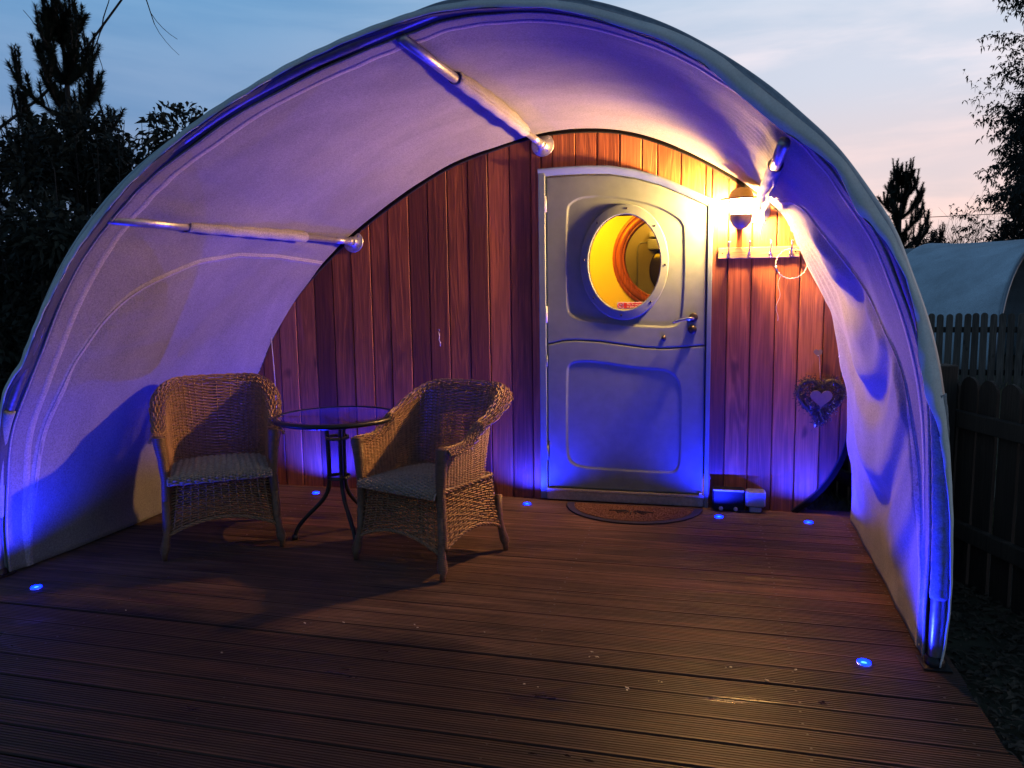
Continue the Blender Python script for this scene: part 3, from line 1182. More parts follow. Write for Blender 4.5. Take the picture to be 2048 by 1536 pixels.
def fold(th, y):
    """inward displacement of the lining (metres): creases at the gathered right corner, swags on the hanging side panel"""
    z = re(th) * np.sin(th)
    d = 0.0
    # ---- right side
    side = smoothstep((.90 - th) / .14)
    zip_th = np.interp(y, [-1.75, -1.70, -1.62, -1.56, -1.46, -1.25, -1.09, -.92, -.80, -.45, 0], [.02, .20, .34, .44, .53, .61, .67, .745, .80, .86, .90])
    below = smoothstep((zip_th - th) / .05) * smoothstep((y + 1.80) / .12)
    cy_, cz_ = -.30, 1.74
    dy, dz = y - cy_, cz_ - z
    dist = np.hypot(dy, dz) + 1e-6
    ang = np.arctan2(-dy, dz)
    d = d + side * below * .015 * np.sign(np.sin(ang * 30 + .8 * np.sin(dist * 7))) * np.abs(np.sin(ang * 30 + .8 * np.sin(dist * 7))) ** .7 * np.exp(-dist / .34) * smoothstep(dist / .06)
    ph = (z - .85 * (y + .85) ** 2) * 2 * math.pi / .46
    env = smoothstep((dist - .35) / .3) * smoothstep((z - .05) / .35) * np.exp(-((y + .85) / .62) ** 2)
    d = d + side * below * env * .022 * (np.sin(ph + .5) + .35 * np.sin(2.1 * ph + 1.0))
    d = d + side * below * .020 * smoothstep((z - .1) / .4)
    d = d + side * .008 * np.sin(y * 9 + z * 2) * smoothstep(z / .5)
    # ---- left side: broad gentle sag
    ls = smoothstep((th - 2.2) / .2)
    zl = np.interp(y, [-1.75, -1.68, -1.6, -1.5, -1.3, -1.0, -.6, 0], [3.14, 3.0, 2.66, 2.50, 2.39, 2.315, 2.285, 2.28])
    bl = smoothstep((th - zl) / .05) * smoothstep((y + 1.80) / .12)
    d = d + ls * (.012 * np.sin(y * 4.2 + 1) + .010 * bl)
    # ---- roof: tension sag between hoop and pod plus puckers at the pole pockets
    rf = smoothstep((th - .9) / .15) * smoothstep((2.25 - th) / .15)
    d = d + (rf * .8 + .2) * -.022 * np.sin(math.pi * np.clip(-y / 1.79, 0, 1))
    for tp, k in ((2.20, 1), (1.53, 1), (.90, 1.3)):
        d = d + k * .016 * np.exp(-((th - tp) / .045) ** 2) * smoothstep((y + 1.70) / .2) * smoothstep((-.25 - y) / .2)
    for tp in (2.20, 1.53, .92):
        for y0_ in (-1.55, -.35):
            d = d + .0035 * np.sin((th - tp) * 95 + y0_ * 3) * np.exp(-((th - tp) / .13) ** 2) * np.exp(-((y - y0_) / .24) ** 2)
    d = d + .003 * np.sin(y * 13 + 4 * np.sin(th * 3.1)) * np.sin(th * 17 + 2 * np.sin(y * 4)) 
    # pole pocket puckers by the right pole
    q = np.exp(-((th - .955) / .05) ** 2) * np.exp(-((y + 1.25) / .28) ** 2)
    d = d + q * .0022 * np.sin(y * 95 + th * 30)
    return d


def liner_point(th, y, inset=0.0):
    w = np.clip(y / YF, -.2, 1.05)
    r_ = re(th) * (1 - w) + fr(th) * w - fold(th, y) - inset
    return np.stack([CX + r_ * np.cos(th), y + 0 * th, r_ * np.sin(th)], -1)


# rear edge: over the pod roof it laps on to the shell, on the right side it hangs just ahead of the wall
def yrear(th):
    return np.where(th < .86, -.165 - .05 * smoothstep((.86 - th) / .3) * 0, .16) * smoothstep(1.0 + 0 * th) if False else np.interp(th, [.80, .90], [-.165, .10])


V = np.linspace(0, 1, NV)
Pm = np.zeros((NU, NV, 3))
for i, th in enumerate(TH):
    yr = float(yrear(th)) if th < 1.5 else float(np.interp(th, [2.65, 2.80], [.10, -.06]))
    yy = yr + (YF - yr) * V
    t_ = np.full(NV, th)
    p = liner_point(t_, yy)
    # beyond the wall plane lift it clear of the pod shell
    lift = np.clip(yy, 0, 1) * .25 + smoothstep(yy / .05) * .016
    p[:, 0] += lift * np.cos(th)
    p[:, 2] += lift * np.sin(th)
    p[:, 2] = np.maximum(p[:, 2], .004)
    Pm[i] = p
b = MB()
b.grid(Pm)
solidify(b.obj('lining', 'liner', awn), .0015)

# raised seam round the side doors (left and right), a double stitched band
for nm, cu in (('door_zip', [(-1.70, 3.12), (-1.672, 2.99), (-1.64, 2.84), (-1.60, 2.63), (-1.53, 2.52), (-1.45, 2.45), (-1.345, 2.402), (-1.09, 2.333), (-.82, 2.30), (-.48, 2.284), (-.03, 2.28)]),
               ('door_zip', [(-1.745, .02), (-1.71, .15), (-1.655, .275), (-1.584, .40), (-1.55, .475), (-1.464, .53), (-1.25, .608), (-1.089, .668), (-.923, .745), (-.81, .80), (-.55, .84), (-.19, .862)])):
    cu = np.array(cu)
    sl = np.concatenate([[0], np.cumsum(np.hypot(np.diff(cu[:, 0]), np.diff(cu[:, 1]) * 1.9))])
    s2 = np.linspace(0, sl[-1], 160)
    cy_, ct_ = np.interp(s2, sl, cu[:, 0]), np.interp(s2, sl, cu[:, 1])
    k5 = np.hanning(13)
    k5 /= k5.sum()
    cy_ = np.convolve(np.pad(cy_, 6, mode='reflect', reflect_type='odd'), k5, 'valid')
    ct_ = np.convolve(np.pad(ct_, 6, mode='reflect', reflect_type='odd'), k5, 'valid')
    ct_ = np.clip(ct_, .006, 3.135)
    pts = liner_point(ct_, cy_, .0035)
    b = MB()
    wv = .0008 * np.sin(np.arange(160) * 1.9) + .0042
    b.tube(pts, list(wv), 6)
    # flat seam tape beside the cord
    dth = np.gradient(ct_) * 1.9
    dy = np.gradient(cy_)
    l_ = np.hypot(dth, dy)
    ny, nt_ = dth / l_, -dy / l_
    rows = []
    for o_ in (-.018, -.016, 0, .016, .018):
        ins = .0005 if abs(o_) > .017 else .0032
        rows.append(liner_point(np.clip(ct_ + nt_ * o_ / 1.9, .004, 3.137), cy_ + ny * o_, ins))
    b.grid(np.array(rows))
    b.obj(nm, 'sleeve', awn)

b = MB()
rows = []
for yy_, ins in ((-1.715, .0004), (-1.713, .0026), (-1.682, .0026), (-1.680, .0004)):
    rows.append(liner_point(TH, np.full(TH.shape, yy_), ins))
b.grid(np.array(rows))
b.obj('hem_seam', 'sleeve', awn)

# outer canvas skin
Pm = np.zeros((NU, 26, 3))
for i, th in enumerate(TH):
    v = np.linspace(0, 1, 26)
    yy = .25 + (-1.845 - .25) * v
    base = re(th) + .075
    r_ = base + (ro(th) - base) * np.clip((-yy) / 1.845, 0, 1)
    Pm[i, :, 0] = CX + r_ * np.cos(th)
    Pm[i, :, 1] = yy
    Pm[i, :, 2] = np.maximum(r_ * np.sin(th), -.02)
b = MB()
b.grid(Pm)
solidify(b.obj('outer_canvas', 'cover', awn), .002, 1)


def band_w(th):
    w = np.interp(th, [0, .10, .20, .30, .42, .47, .53, .58, .64, .70, .76, .83, .92, 1.02, 1.15, 1.3, 1.5, 1.75, 2.0, 2.3, 2.6, 2.8, 3.0, 3.14],
                  [.008, .008, .010, .018, .038, .072, .070, .040, .024, .040, .074, .044, .078, .074, .050, .040, .032, .030, .036, .042, .036, .030, .022, .02])
    return w * .78


# forward facing hem band, then the dark return down to the lining at the hoop
TH2 = np.linspace(0.004, math.pi - .004, 420)
rc_ = ro(TH2) - np.array([band_w(t) for t in TH2])
rows = []
for k, f_ in enumerate((0.0, 1.0)):
    r_ = ro(TH2) + .002 + (rc_ - ro(TH2) - .002) * f_
    y_ = -1.848 - .012 * f_ + .0035 * np.sin(TH2 * 37) * f_ + .002 * np.sin(TH2 * 113)
    rows.append(np.stack([CX + r_ * np.cos(TH2), y_ + 0 * TH2, np.maximum(r_ * np.sin(TH2), .0)], -1))
b = MB()
b.grid(np.array(rows))
solidify(b.obj('hem_band', 'cover', awn), .003)
lowR = .40
sel = (TH2 > lowR) & (TH2 < 2.93)
T3 = TH2[sel]
r1 = rc_[sel]
r2 = fr(T3) - fold(T3, np.full(T3.shape, -1.78))
rows = []
for f_ in np.linspace(0, 1, 7):
    r_ = r1 + (r2 - r1) * f_
    y_ = -1.858 + .07 * f_ + .018 * math.sin(math.pi * f_) * np.sin(T3 * 23) * 1.0
    r_ = r_ + .004 * math.sin(math.pi * f_)
    rows.append(np.stack([CX + r_ * np.cos(T3), y_, r_ * np.sin(T3)], -1))
b = MB()
b.grid(np.array(rows))
solidify(b.obj('hem_facing', 'facing', awn), .002)
# thin piping where lining meets the facing
b = MB()
r_ = fr(TH2) - fold(TH2, np.full(TH2.shape, YF)) - .002
b.tube([(CX + r_[i] * math.cos(t), YF - .004, max(.01, r_[i] * math.sin(t))) for i, t in enumerate(TH2)], .0055, 6)
b.obj('piping', 'sleeve', awn)

# front hoop, sleeves on its feet, foot plates
hr = fr(TH2) + .030
b = MB()
hp = [(CX + hr[i] * math.cos(t), -1.822, hr[i] * math.sin(t)) for i, t in enumerate(TH2)]
hp = [(p[0], p[1], p[2]) for p in hp]
hp = [(hp[0][0], -1.822, -.03)] + hp + [(hp[-1][0], -1.822, -.03)]
b.tube(hp, .0235, 14)
b.obj('hoop_pole', 'hoop_steel', awn)
b = MB()
selR = [p for p in hp if p[0] > CX and .235 < p[2] < .95]
b.tube(selR, [.028 + .0008 * math.sin(i * 1.7) for i in range(len(selR))], 14)
b.obj('hoop_sleeve', 'sleeve_grey', awn)
b = MB()
selL = [p for p in hp if p[0] < CX and .27 < p[2] < .80]
b.tube(selL, .030, 14)
b.obj('hoop_sleeve', 'sleeve_grey', awn)
for sx in (.745 + .030, CX - (fr(3.13) + .03)):
    b = MB()
    b.box(sx - .045, sx + .045, -1.875, -1.77, .0005, .007, .002)
    b.lathe([(.034, 0), (.034, .02), (.026, .026), (.026, .03)], (sx, -1.822, .006), 20)
    b.obj('foot_plate', 'dark_metal', awn)

# the three ridge poles with their sleeves and wall flanges
def ridge_pole(p_front, p_rear, s0, s1, sag, label_side, flap=None):
    pf, pr = Vector(p_front), Vector(p_rear)
    d = (pr - pf)
    pole = D.objects.new('ridge_pole', None)
    COL.objects.link(pole)
    pole.parent = awn
    b = MB()
    b.tube([pf, pf + d * .33], .0215, 14)
    b.tube([pf + d * .3, pf + d * .9], .0185, 14)
    b.obj('pole_tube', 'steel', pole)
    b = MB()
    b.tube([pf + d * .9, pr - d.normalized() * .01], .0205, 14)
    b.tube([pr - d.normalized() * .055, pr - d.normalized() * .02], .026, 14)
    b.obj('pole_socket', 'steel', pole)
    b = MB()
    b.lathe([(.068, 0), (.068, .004), (.064, .007), (.032, .008), (.030, .030), (.024, .032)], (pr.x, -.0015, pr.z), 28, '-Y')
    for k in range(4):
        a = R(45 + 90 * k)
        b.lathe([(.006, .007), (.005, .010), (.0001, .011)], (pr.x + .05 * math.cos(a), 0, pr.z + .05 * math.sin(a)), 8, '-Y')
    b.obj('wall_flange', 'steel', pole)
    # sleeve: loose fabric tube, pinched against the lining
    b = MB()
    n_ = 40
    P_ = []
    for i in range(n_):
        t = s0 + (s1 - s0) * i / (n_ - 1)
        c = pf + d * t
        up_ = Vector((c.x - CX, 0, c.z)).normalized()
        side = d.normalized().cross(up_)
        ring = []
        e = math.sin(math.pi * i / (n_ - 1)) ** .5
        for k in range(14):
            a = 2 * math.pi * k / 14
            rr_ = .0255 + .002 * math.sin(i * .8 + k)
            q = c + side * math.cos(a) * rr_ * (1.1) + up_ * math.sin(a) * rr_
            if math.sin(a) > .5:
                q += up_ * .028 * e
            ring.append(tuple(q))
        P_.append(ring + ring[:1])
    b.grid(np.array(P_))
    solidify(b.obj('pole_sleeve', 'sleeve', pole), .002)
    if flap:
        b = MB()
        rows = []
        for i in range(24):
            t = flap[0] + (flap[1] - flap[0]) * i / 23
            c = pf + d * t
            row = []
            for j in range(6):
                dz_ = -flap[2] * j / 5 * (.15 + .85 * (i / 23) ** 1.4) * (1 + .10 * math.sin(i * .9)) - .004
                row.append((c.x + flap[3] * j / 5 + .006 * math.sin(i * .9 + j), c.y, c.z + dz_))
            rows.append(row)
        b.grid(np.array(rows))
        solidify(b.obj('sleeve_flap', 'sleeve', pole), .002)
    return pole


ridge_pole((-2.475, -1.80, 1.622), (-2.205, -.012, 1.618), .24, .735, 0, 'left')
ridge_pole((-1.120, -1.80, 2.235), (-.962, -.012, 2.148), .28, .82, 0, 'middle')
ridge_pole((.240, -1.80, 1.775), (.262, -.012, 1.715), .22, .90, 0, 'right', (.30, .845, .165, .010))

# ------------------------------------------------------------------ deck spot lights
LEDS = [((-2.901, -1.914), 'lit blue deck light in front of the left foot of the awning'),
        ((-2.452, -.182), 'lit blue deck light behind the round table legs'),
        ((-1.046, -.163), 'lit blue deck light left of the half round doormat'),
        ((.082, -.208), 'lit blue deck light in front of the socket boxes'),
        ((.559, -.216), 'lit blue deck light at the right end of the pod wall'),
        ((.544, -1.865), 'lit blue deck light in front of the right foot of the awning')]
led0 = None
lb, lc = MB(), MB()
lb.lathe([(.027, 0), (.027, .0022), (.0255, .0032), (.0225, .0036)], n=24)
lc.lathe([(.0100, .0032), (.006, .0042), (.0001, .0044)], n=20)
lr = MB()
lr.lathe([(.0225, .0034), (.0215, .0075), (.018, .0085), (.0100, .0034)], n=24)  # glowing ring added round the lens to stand in for its blue halo
m3_ = lr.mesh('halo_ring', 'led_halo')
m1, m2 = lb.mesh('bezel', 'chrome'), lc.mesh('lens', 'led')
for (x, y), lab in LEDS:
    t = thing('deck_light', lab, 'deck light', (x, y, .0005), 0, 'blue spot lights set in the deck')
    sl_ = D.lights.new('led_beam', 'SPOT')
    sl_.energy = LED_POWER
    sl_.color = (.010, .018, 1.0)
    sl_.spot_size = R(156)
    sl_.spot_blend = .6
    sl_.shadow_soft_size = .002
    slo = D.objects.new('led_beam', sl_)
    COL.objects.link(slo)
    slo.parent = t
    slo.location = (0, 0, .008)
    slo.rotation_euler = (math.pi, 0, 0)
    for nm, me in (('bezel', m1), ('lens', m2), ('halo_ring', m3_)):
        o = D.objects.new(nm, me)
        COL.objects.link(o)
        o.parent = t

# ------------------------------------------------------------------ wall lamp
LX, LZ = .168, 1.725
lamp = thing('wall_lamp', 'glowing round wall lamp with a dark lower half beside the door', 'wall lamp', (LX, 0, LZ))
b = MB()
b.lathe([(.048, 0), (.048, .014), (.042, .018), (.0001, .018)], (0, 0, 0), 32, '-Y', 1, 2.0)
b.obj('back_plate', 'lamp_body', lamp)
b = MB()
b.lathe([(.0001, -.028), (.048, -.028), (.054, -.023), (.054, .031), (.048, .036), (.0001, .036)], (0, -.135, 0), 32)
b.obj('lamp_glass', 'lamp_glow', lamp)
# lower bowl
b = MB()
pr = [(.0001, -.118)] + [(.060 * math.sin(a), -.046 - .070 * math.cos(a)) for a in np.linspace(.1, math.pi / 2, 10)] + [(.060, -.037), (.055, -.035), (.0001, -.036)]
b.lathe(pr, (0, -.150, 0), 32)
b.box(-.02, .02, -.13, -.005, -.105, -.078, .004)
b.obj('lower_bowl', 'lamp_body', lamp)
# upper cap, with a wide front brim shaped to shade the roof
b = MB()
pr = [(.062, .046), (.064, .062), (.056, .086), (.034, .104), (.0001, .110)]
b.lathe(pr, (0, -.150, 0), 32)
b.box(-.03, .03, -.13, -.005, .06, .10, .004)
b.obj('upper_cap', 'smoked_cap', lamp)
b = MB()
rows = []
for a in np.linspace(R(216), R(350), 28):
    k_ = 1 - .35 * abs((math.degrees(a) - 283) / 68) ** 2
    row = []
    for (r_, z_) in ((0, .052), (.05, .050), (.09, .045), (.125, .036), (.138, .030)):
        row.append(((.062 + r_ * k_) * math.cos(a), -.150 + (.062 + r_ * k_) * math.sin(a), z_))
    rows.append(row)
b.grid(np.array(rows))
b.obj('visor', 'smoked_cap', lamp)

# ------------------------------------------------------------------ coat rack
rack = thing('coat_rack', 'small pine coat rack with four chrome hooks under the wall lamp', 'coat rack', (.2725, 0, 1.4875))
b = MB()
b.box(-.2185, .2185, -.020, -.002, -.031, .031, .003)
b.obj('rail', 'pine_wood', rack)
for x in (-.195, .195):
    b = MB()
    b.lathe([(.0055, .0195), (.004, .0212), (.0001, .0212)], (x, 0, 0), 10, '-Y')
    b.obj('screw', 'dark_metal', rack)
for x in (-.163, -.051, .062, .171):
    b = MB()
    b.lathe([(.011, .020), (.011, .023), (.008, .026), (.0001, .026)], (x, 0, -.012), 14, '-Y', 1, 1.5)
    b.tube([(x, -.022, -.02), (x, -.036, -.018), (x, -.050, .004), (x + .002, -.054, .03), (x + .002, -.062, .052)], [.006, .0055, .005, .0045, .004], 8)
    b.lathe([(.0001, -.008), (.006, -.005), (.008, 0), (.006, .005), (.0001, .008)], (x + .002, -.063, .058), 12)
    b.tube([(x, -.034, -.018), (x, -.045, -.028), (x, -.058, -.022)], [.0055, .005, .0045], 8)
    b.obj('hook', 'chrome', rack)

# fairy-light wire ring hanging from the last hook
wr = thing('light_ring', 'thin wire ring with tiny fairy lights hanging from the coat rack', 'wire ring', (.446, -.05, 1.422))
b = MB()
pts = []
for k in range(97):
    a = 2 * math.pi * k / 96
    rr_ = .082 + .0016 * math.sin(k * 1.7)
    pts.append((rr_ * math.cos(a), .003 * math.sin(k * 2.1), rr_ * math.sin(a)))
b.tube(pts, .0021, 6)
pts2 = [(p[0] + .0035 * math.sin(i * .9), p[1] + .003 * math.cos(i * .9), p[2]) for i, p in enumerate(pts)]
b.tube(pts2, .0012, 5)
b.obj('wire', 'string', wr)
b = MB()
pt = [(-.05, 0, -.062)]
for i in range(22):
    pt.append((-.058 - .008 * math.sin(i * .55) - i * .0006, 0, -.075 - i * .0115))
b.tube(pt, .0011, 5)
b.obj('loose_end', 'string', wr)
for a in (.1, 3.3):
    b = MB()
    b.lathe([(.0001, -.006), (.006, 0), (.0001, .006)], (.082 * math.cos(a), 0, .082 * math.sin(a)), 8)
    b.obj('bead_light', 'fairy', wr)

# ------------------------------------------------------------------ heart wreath
wre = thing('heart_wreath', 'heart shaped wreath of dark twigs and sparkling tinsel with a small wooden heart', 'wreath', (.622, -.045, .655))


def heart(t):
    x = 16 * math.sin(t) ** 3
    z = 13 * math.cos(t) - 5 * math.cos(2 * t) - 2 * math.cos(3 * t) - math.cos(4 * t)
    return x / 16.0, (z + 2.0) / 15.0


b, bt = MB(), MB()
for i in range(5200):
    t = rnd.uniform(0, 2 * math.pi)
    hx, hz = heart(t)
    q_ = .12 + .95 * math.sqrt(rnd.random())
    x, z = hx * .118 * q_ + rnd.gauss(0, .014), hz * .125 * q_ + rnd.gauss(0, .013)
    y = rnd.uniform(-.022, .022)
    a, e = rnd.uniform(0, 6.28), rnd.uniform(-1, 1)
    l_ = rnd.uniform(.010, .026)
    dx, dz, dy_ = math.cos(a) * l_, math.sin(a) * l_, e * .012
    tgt, w_ = (bt, .0014) if rnd.random() < (.26 if hz < 0 else .05) else (b, .0014)
    tgt.add([(x, y, z), (x + dx * .5 - dz * .15, y + dy_ * .5, z + dz * .5 + dx * .15), (x + dx, y + dy_, z + dz), (x + dx * .5 + w_ - dz * .08, y + dy_ * .5 + w_, z + dz * .5 + w_)], [(0, 1, 2), (0, 2, 3)])
b.tube([(heart(t)[0] * .118, 0, heart(t)[1] * .125) for t in np.linspace(0, 2 * math.pi, 40)], .012, 6)
b.obj('twigs', 'twig', wre)
bt.obj('tinsel', 'tinsel', wre, kind='stuff')
b = MB()
hv = [(heart(t)[0] * .058, heart(t)[1] * .052) for t in np.linspace(0, 2 * math.pi, 40)[:-1]]
m = len(hv)
b.add([(x, -.030, z + .015) for x, z in hv] + [(x, -.022, z + .015) for x, z in hv], [tuple(range(m)), tuple(range(2 * m - 1, m - 1, -1))] + [(k, (k + 1) % m, m + (k + 1) % m, m + k) for k in range(m)])
b.obj('heart_plate', 'heart', wre)
b = MB()
b.tube([(0, .02, .10), (-.006, .030, .18), (-.01, .040, .27)], .0012, 5)
b.obj('hanging_cord', 'string', wre)

orn = thing('glass_heart', 'tiny pale heart ornament on a nail above the wreath', 'ornament', (.605, -.012, .922))
b = MB()
hv = [(heart(t)[0] * .024, heart(t)[1] * .024) for t in np.linspace(0, 2 * math.pi, 26)[:-1]]
m = len(hv)
b.add([(x, -.006, z) for x, z in hv] + [(x, .001, z) for x, z in hv], [tuple(range(m))] + [(k, (k + 1) % m, m + (k + 1) % m, m + k) for k in range(m)])
b.obj('heart_plate', 'heart', orn)
b = MB()
b.tube([(0, .012, -.012), (0, -.014, -.014)], .003, 6)
b.obj('nail', 'chrome', orn)

hk = thing('wall_hook', 'tiny metal cup hook with a bit of string on the cedar boards', 'hook', (-1.635, 0, 1.044))
b = MB()
b.tube([(0, .0, 0), (0, -.02, 0), (.006, -.026, 0.004), (.008, -.028, .012), (0, -.028, .016), (-.007, -.026, .010)], .0022, 6)
b.obj('hook', 'chrome', hk)
b = MB()
b.tube([(0, -.024, -.002), (.003, -.02, -.03), (-.002, -.018, -.05), (.006, -.016, -.07), (.004, -.015, -.092)], .0022, 6)
b.obj('string_end', 'string', hk)

cd = MB()
cd.tube([(-2.815, -.03, 1.06), (-2.808, -.03, .9), (-2.802, -.03, .74), (-2.80, -.03, .5)], .0025, 6)
tag(cd.obj('cord', 'string'), 'thin white cord hanging at the left edge of the pod wall', 'cord')
cd = MB()
cd.tube([(.694, -.185, 1.11), (.699, -.18, 1.02), (.697, -.18, .95), (.688, -.18, .915)], .0022, 6)
tag(cd.obj('cord', 'string'), 'short white cord hanging at the right edge of the pod wall', 'cord')

# ------------------------------------------------------------------ sockets
so = thing('outdoor_socket', 'black weatherproof double socket box low on the wall right of the door', 'socket box', (.137, 0, .06))
b = MB()
b.box(-.092, .092, -.070, 0, -.058, .073, .010)
b.obj('housing', 'black_plastic', so)
b = MB()
b.box(-.088, .086, -.082, -.066, .060, .069, .003)
b.obj('lid_edge', 'grey_plastic', so)
for x in (-.042, .040):
    b = MB()
    b.lathe([(.012, .070), (.012, .080), (.009, .084), (.0001, .084)], (x, 0, -.044), 14, '-Y')
    b.obj('cable_gland', 'grey_plastic', so)
so2 = thing('charging_inlet', 'grey plastic power inlet box beside the black socket box', 'power inlet', (.287, 0, .055))
b = MB()
b.box(-.055, .055, -.085, 0, -.020, .072, .008)
b.obj('housing', 'grey_plastic', so2)
b = MB()
b.box(-.033, .033, -.075, -.005, -.055, -.021, .006)
b.obj('neck', 'grey_plastic', so2)
b = MB()
b.box(-.052, .052, -.092, -.086, .060, .066)
b.obj('lid_lip', 'grey_plastic', so2)
b = MB()
b.tube([(-.02, -.04, -.048), (-.03, -.06, -.052), (-.09, -.075, -.052), (-.13, -.05, -.052), (-.12, -.01, -.052)], .007, 8)
b.obj('cable', 'black_plastic', so2)

# ------------------------------------------------------------------ doormat
dm = thing('doormat', 'half round brown coir doormat with a dark rubber edge below the door', 'doormat', (-.41, -.075, 0))
b = MB()
n_ = 48
o_ = [(.40 * math.cos(a), -.365 * math.sin(a)) for a in np.linspace(0, math.pi, n_)]
b.add([(x, y, .0075) for x, y in o_] + [(x, y, .0005) for x, y in o_], [tuple(range(n_ - 1, -1, -1))] + [(k, (k + 1) % n_, n_ + (k + 1) % n_, n_ + k) for k in range(n_)])
b.obj('rubber_edge', 'rubber', dm)
b = MB()
o_ = [(.352 * math.cos(a), -.025 - .300 * math.sin(a)) for a in np.linspace(0, math.pi, n_)]
b.add([(x, y, .0115) for x, y in o_] + [(x, y, .007) for x, y in o_], [tuple(range(n_ - 1, -1, -1))] + [(k, (k + 1) % n_, n_ + (k + 1) % n_, n_ + k) for k in range(n_)])
for i in range(9000):
    a, q = rnd.uniform(0, math.pi), math.sqrt(rnd.random())
    x, y = .35 * q * math.cos(a), -.027 - .297 * q * math.sin(a)
    dx, dy = rnd.uniform(-.004, .004), rnd.uniform(-.004, .004)
    b.add([(x - .0012, y, .011), (x + .0012, y, .011), (x + dx, y + dy, .011 + rnd.uniform(.003, .006))], [(0, 1, 2)])
b.obj('coir_pile', 'mat', dm)
b = MB()
for k in range(9):
    a = R(200 + 17.5 * k)
    for s in range(2):
        ra, rb_ = (.02, .085) if k % 2 == 0 else (.03, .07)
        p0 = (ra * math.cos(a) * 1.6, -.13 + ra * math.sin(a), .0135)
        p1 = (rb_ * math.cos(a) * 1.6, -.13 + rb_ * math.sin(a), .0135)
        b.tube([p0, p1], .0035, 5)
b.obj('sunray_motif', 'rubber', dm)


# ------------------------------------------------------------------ wicker chairs
def woven(b, surf, u0, u1, v0, v1, nst, nrow, rad, amp, per=4, jitter=.0006):
    """weavers: nrow strands running along u, dodging nst stakes; surf(u, v) -> pos, normal arrays"""
    nu = nst * per + 1
    U = np.linspace(u0, u1, nu)
    for r_ in range(nrow):
        v = v0 + (v1 - v0) * (r_ + .5) / nrow
        Pp, Nn = surf(U, np.full(nu, v))
        ph = (np.arange(nu) / per * math.pi) + (math.pi if r_ % 2 else 0)
        Pp = Pp + Nn * (np.sin(ph + math.pi / 2) * amp)[:, None] + np.random.uniform(-jitter, jitter, Pp.shape)
        T = np.gradient(Pp, axis=0)
        T /= np.linalg.norm(T, axis=1)[:, None] + 1e-9
        B = np.cross(T, Nn)
        ring = np.stack([Pp + Nn * rad * .8, Pp + B * rad, Pp - Nn * rad * .8, Pp - B * rad], 1)
        ring = np.concatenate([ring, ring[:, :1]], 1)
        b.grid(ring)


def stakes(b, surf, u0, u1, v0, v1, nst, rad, nv=14):
    for k in range(nst + 1):
        u = u0 + (u1 - u0) * k / nst
        V_ = np.linspace(v0, v1, nv)
        Pp, Nn = surf(np.full(nv, u), V_)
        b.tube([tuple(p) for p in Pp], rad, 5, False)


HW, DF, DB = .245, -.235, .225


def plan(u, k=0.0, lean=0.0):
    """U shaped plan, u in [-1,1] from the left arm front round the back to the right arm front"""
    u = np.asarray(u, float)
    s = np.abs(u)
    ya = DB - .20
    side = s > .52
    t = np.clip((s - .52) / .48, 0, 1)
    a = np.clip(s / .52, 0, 1) * math.pi / 2
    e = .62
    xb = (HW + k) * np.sign(np.sin(a)) * np.abs(np.sin(a)) ** e
    yb = ya + (DB - ya + k + lean) * np.abs(np.cos(a)) ** e
    x = np.where(side, HW + k, xb)
    y = np.where(side, ya + (DF - ya) * t, yb)
    return np.sign(u) * x, y


def body_surf(u, v):
    """v 0..1 seat to rim; 1..1.35 the rolled collar"""
    u, v = np.asarray(u, float), np.asarray(v, float)
    s = np.abs(u)
    top = .595 + .225 * smoothstep((.80 - s) / .66)          # rim height
    vv = np.clip(v, 0, 1)
    hgt = .405 + (top - .405) * vv
    back = smoothstep((.62 - s) / .4)
    flare = .012 * vv + .016 * back * vv ** 1.6
    lean = .055 * back * vv ** 1.3
    x, y = plan(u, flare, lean)
    # collar roll
    w = np.clip(v - 1, 0, 1) / .35
    rad = .034 + .016 * back
    ang = w * math.pi * .98
    e = 1e-3
    x2, y2 = plan(u + e, flare, lean)
    x1, y1 = plan(u - e, flare, lean)
    tx, ty = x2 - x1, y2 - y1
    l_ = np.hypot(tx, ty) + 1e-9
    nx, ny = -ty / l_, tx / l_        # outward
    sgn = np.sign(nx * x + ny * (y - .0) + 1e-9)
    nx, ny = nx * sgn, ny * sgn
    off = rad * (1 - np.cos(ang))
    hz = hgt + rad * np.sin(ang)
    Pp = np.stack([x + nx * off, y + ny * off, hz], -1)
    ca, sa = np.cos(ang), np.sin(ang)
    Nn = np.stack([-nx * ca, -ny * ca, sa], -1)
    Nn /= np.linalg.norm(Nn, axis=-1)[:, None] + 1e-9
    return Pp, Nn


def rect_plan(u, hw, hf, hb, r_=.05):
    """rounded rectangle, u in [0,4)"""
    x = np.where(u < 1, -hw + 2 * hw * u, np.where(u < 2, hw, np.where(u < 3, hw - 2 * hw * (u - 2), -hw)))
    y = np.where(u < 1, hf, np.where(u < 2, hf + (hb - hf) * (u - 1), np.where(u < 3, hb, hb - (hb - hf) * (u - 3))))
    return x, y


def skirt_surf(u, v):
    u = np.asarray(u, float) % 4.0
    f_ = u % 1.0
    arch = .080 * np.sin(math.pi * f_) ** .8       # lifts the bottom edge in the middle of each side
    bot = .115 + arch
    h = .408 + (bot - .408) * v
    fl = .004 + .030 * v ** 1.5
    x, y = rect_plan(u, HW + fl, DF - fl, DB + fl - .01)
    # soften corners
    c = np.minimum(f_, 1 - f_)
    pull = .016 * np.exp(-(c / .06) ** 2)
    l_ = np.hypot(x, y)
    x, y = x - x / l_ * pull, y - y / l_ * pull
    side = np.floor(u)
    nx = np.where(side == 1, 1.0, np.where(side == 3, -1.0, 0))
    ny = np.where(side == 0, -1.0, np.where(side == 2, 1.0, 0))
    return np.stack([x, y, h], -1), np.stack([nx, ny, .1 + 0 * nx], -1)


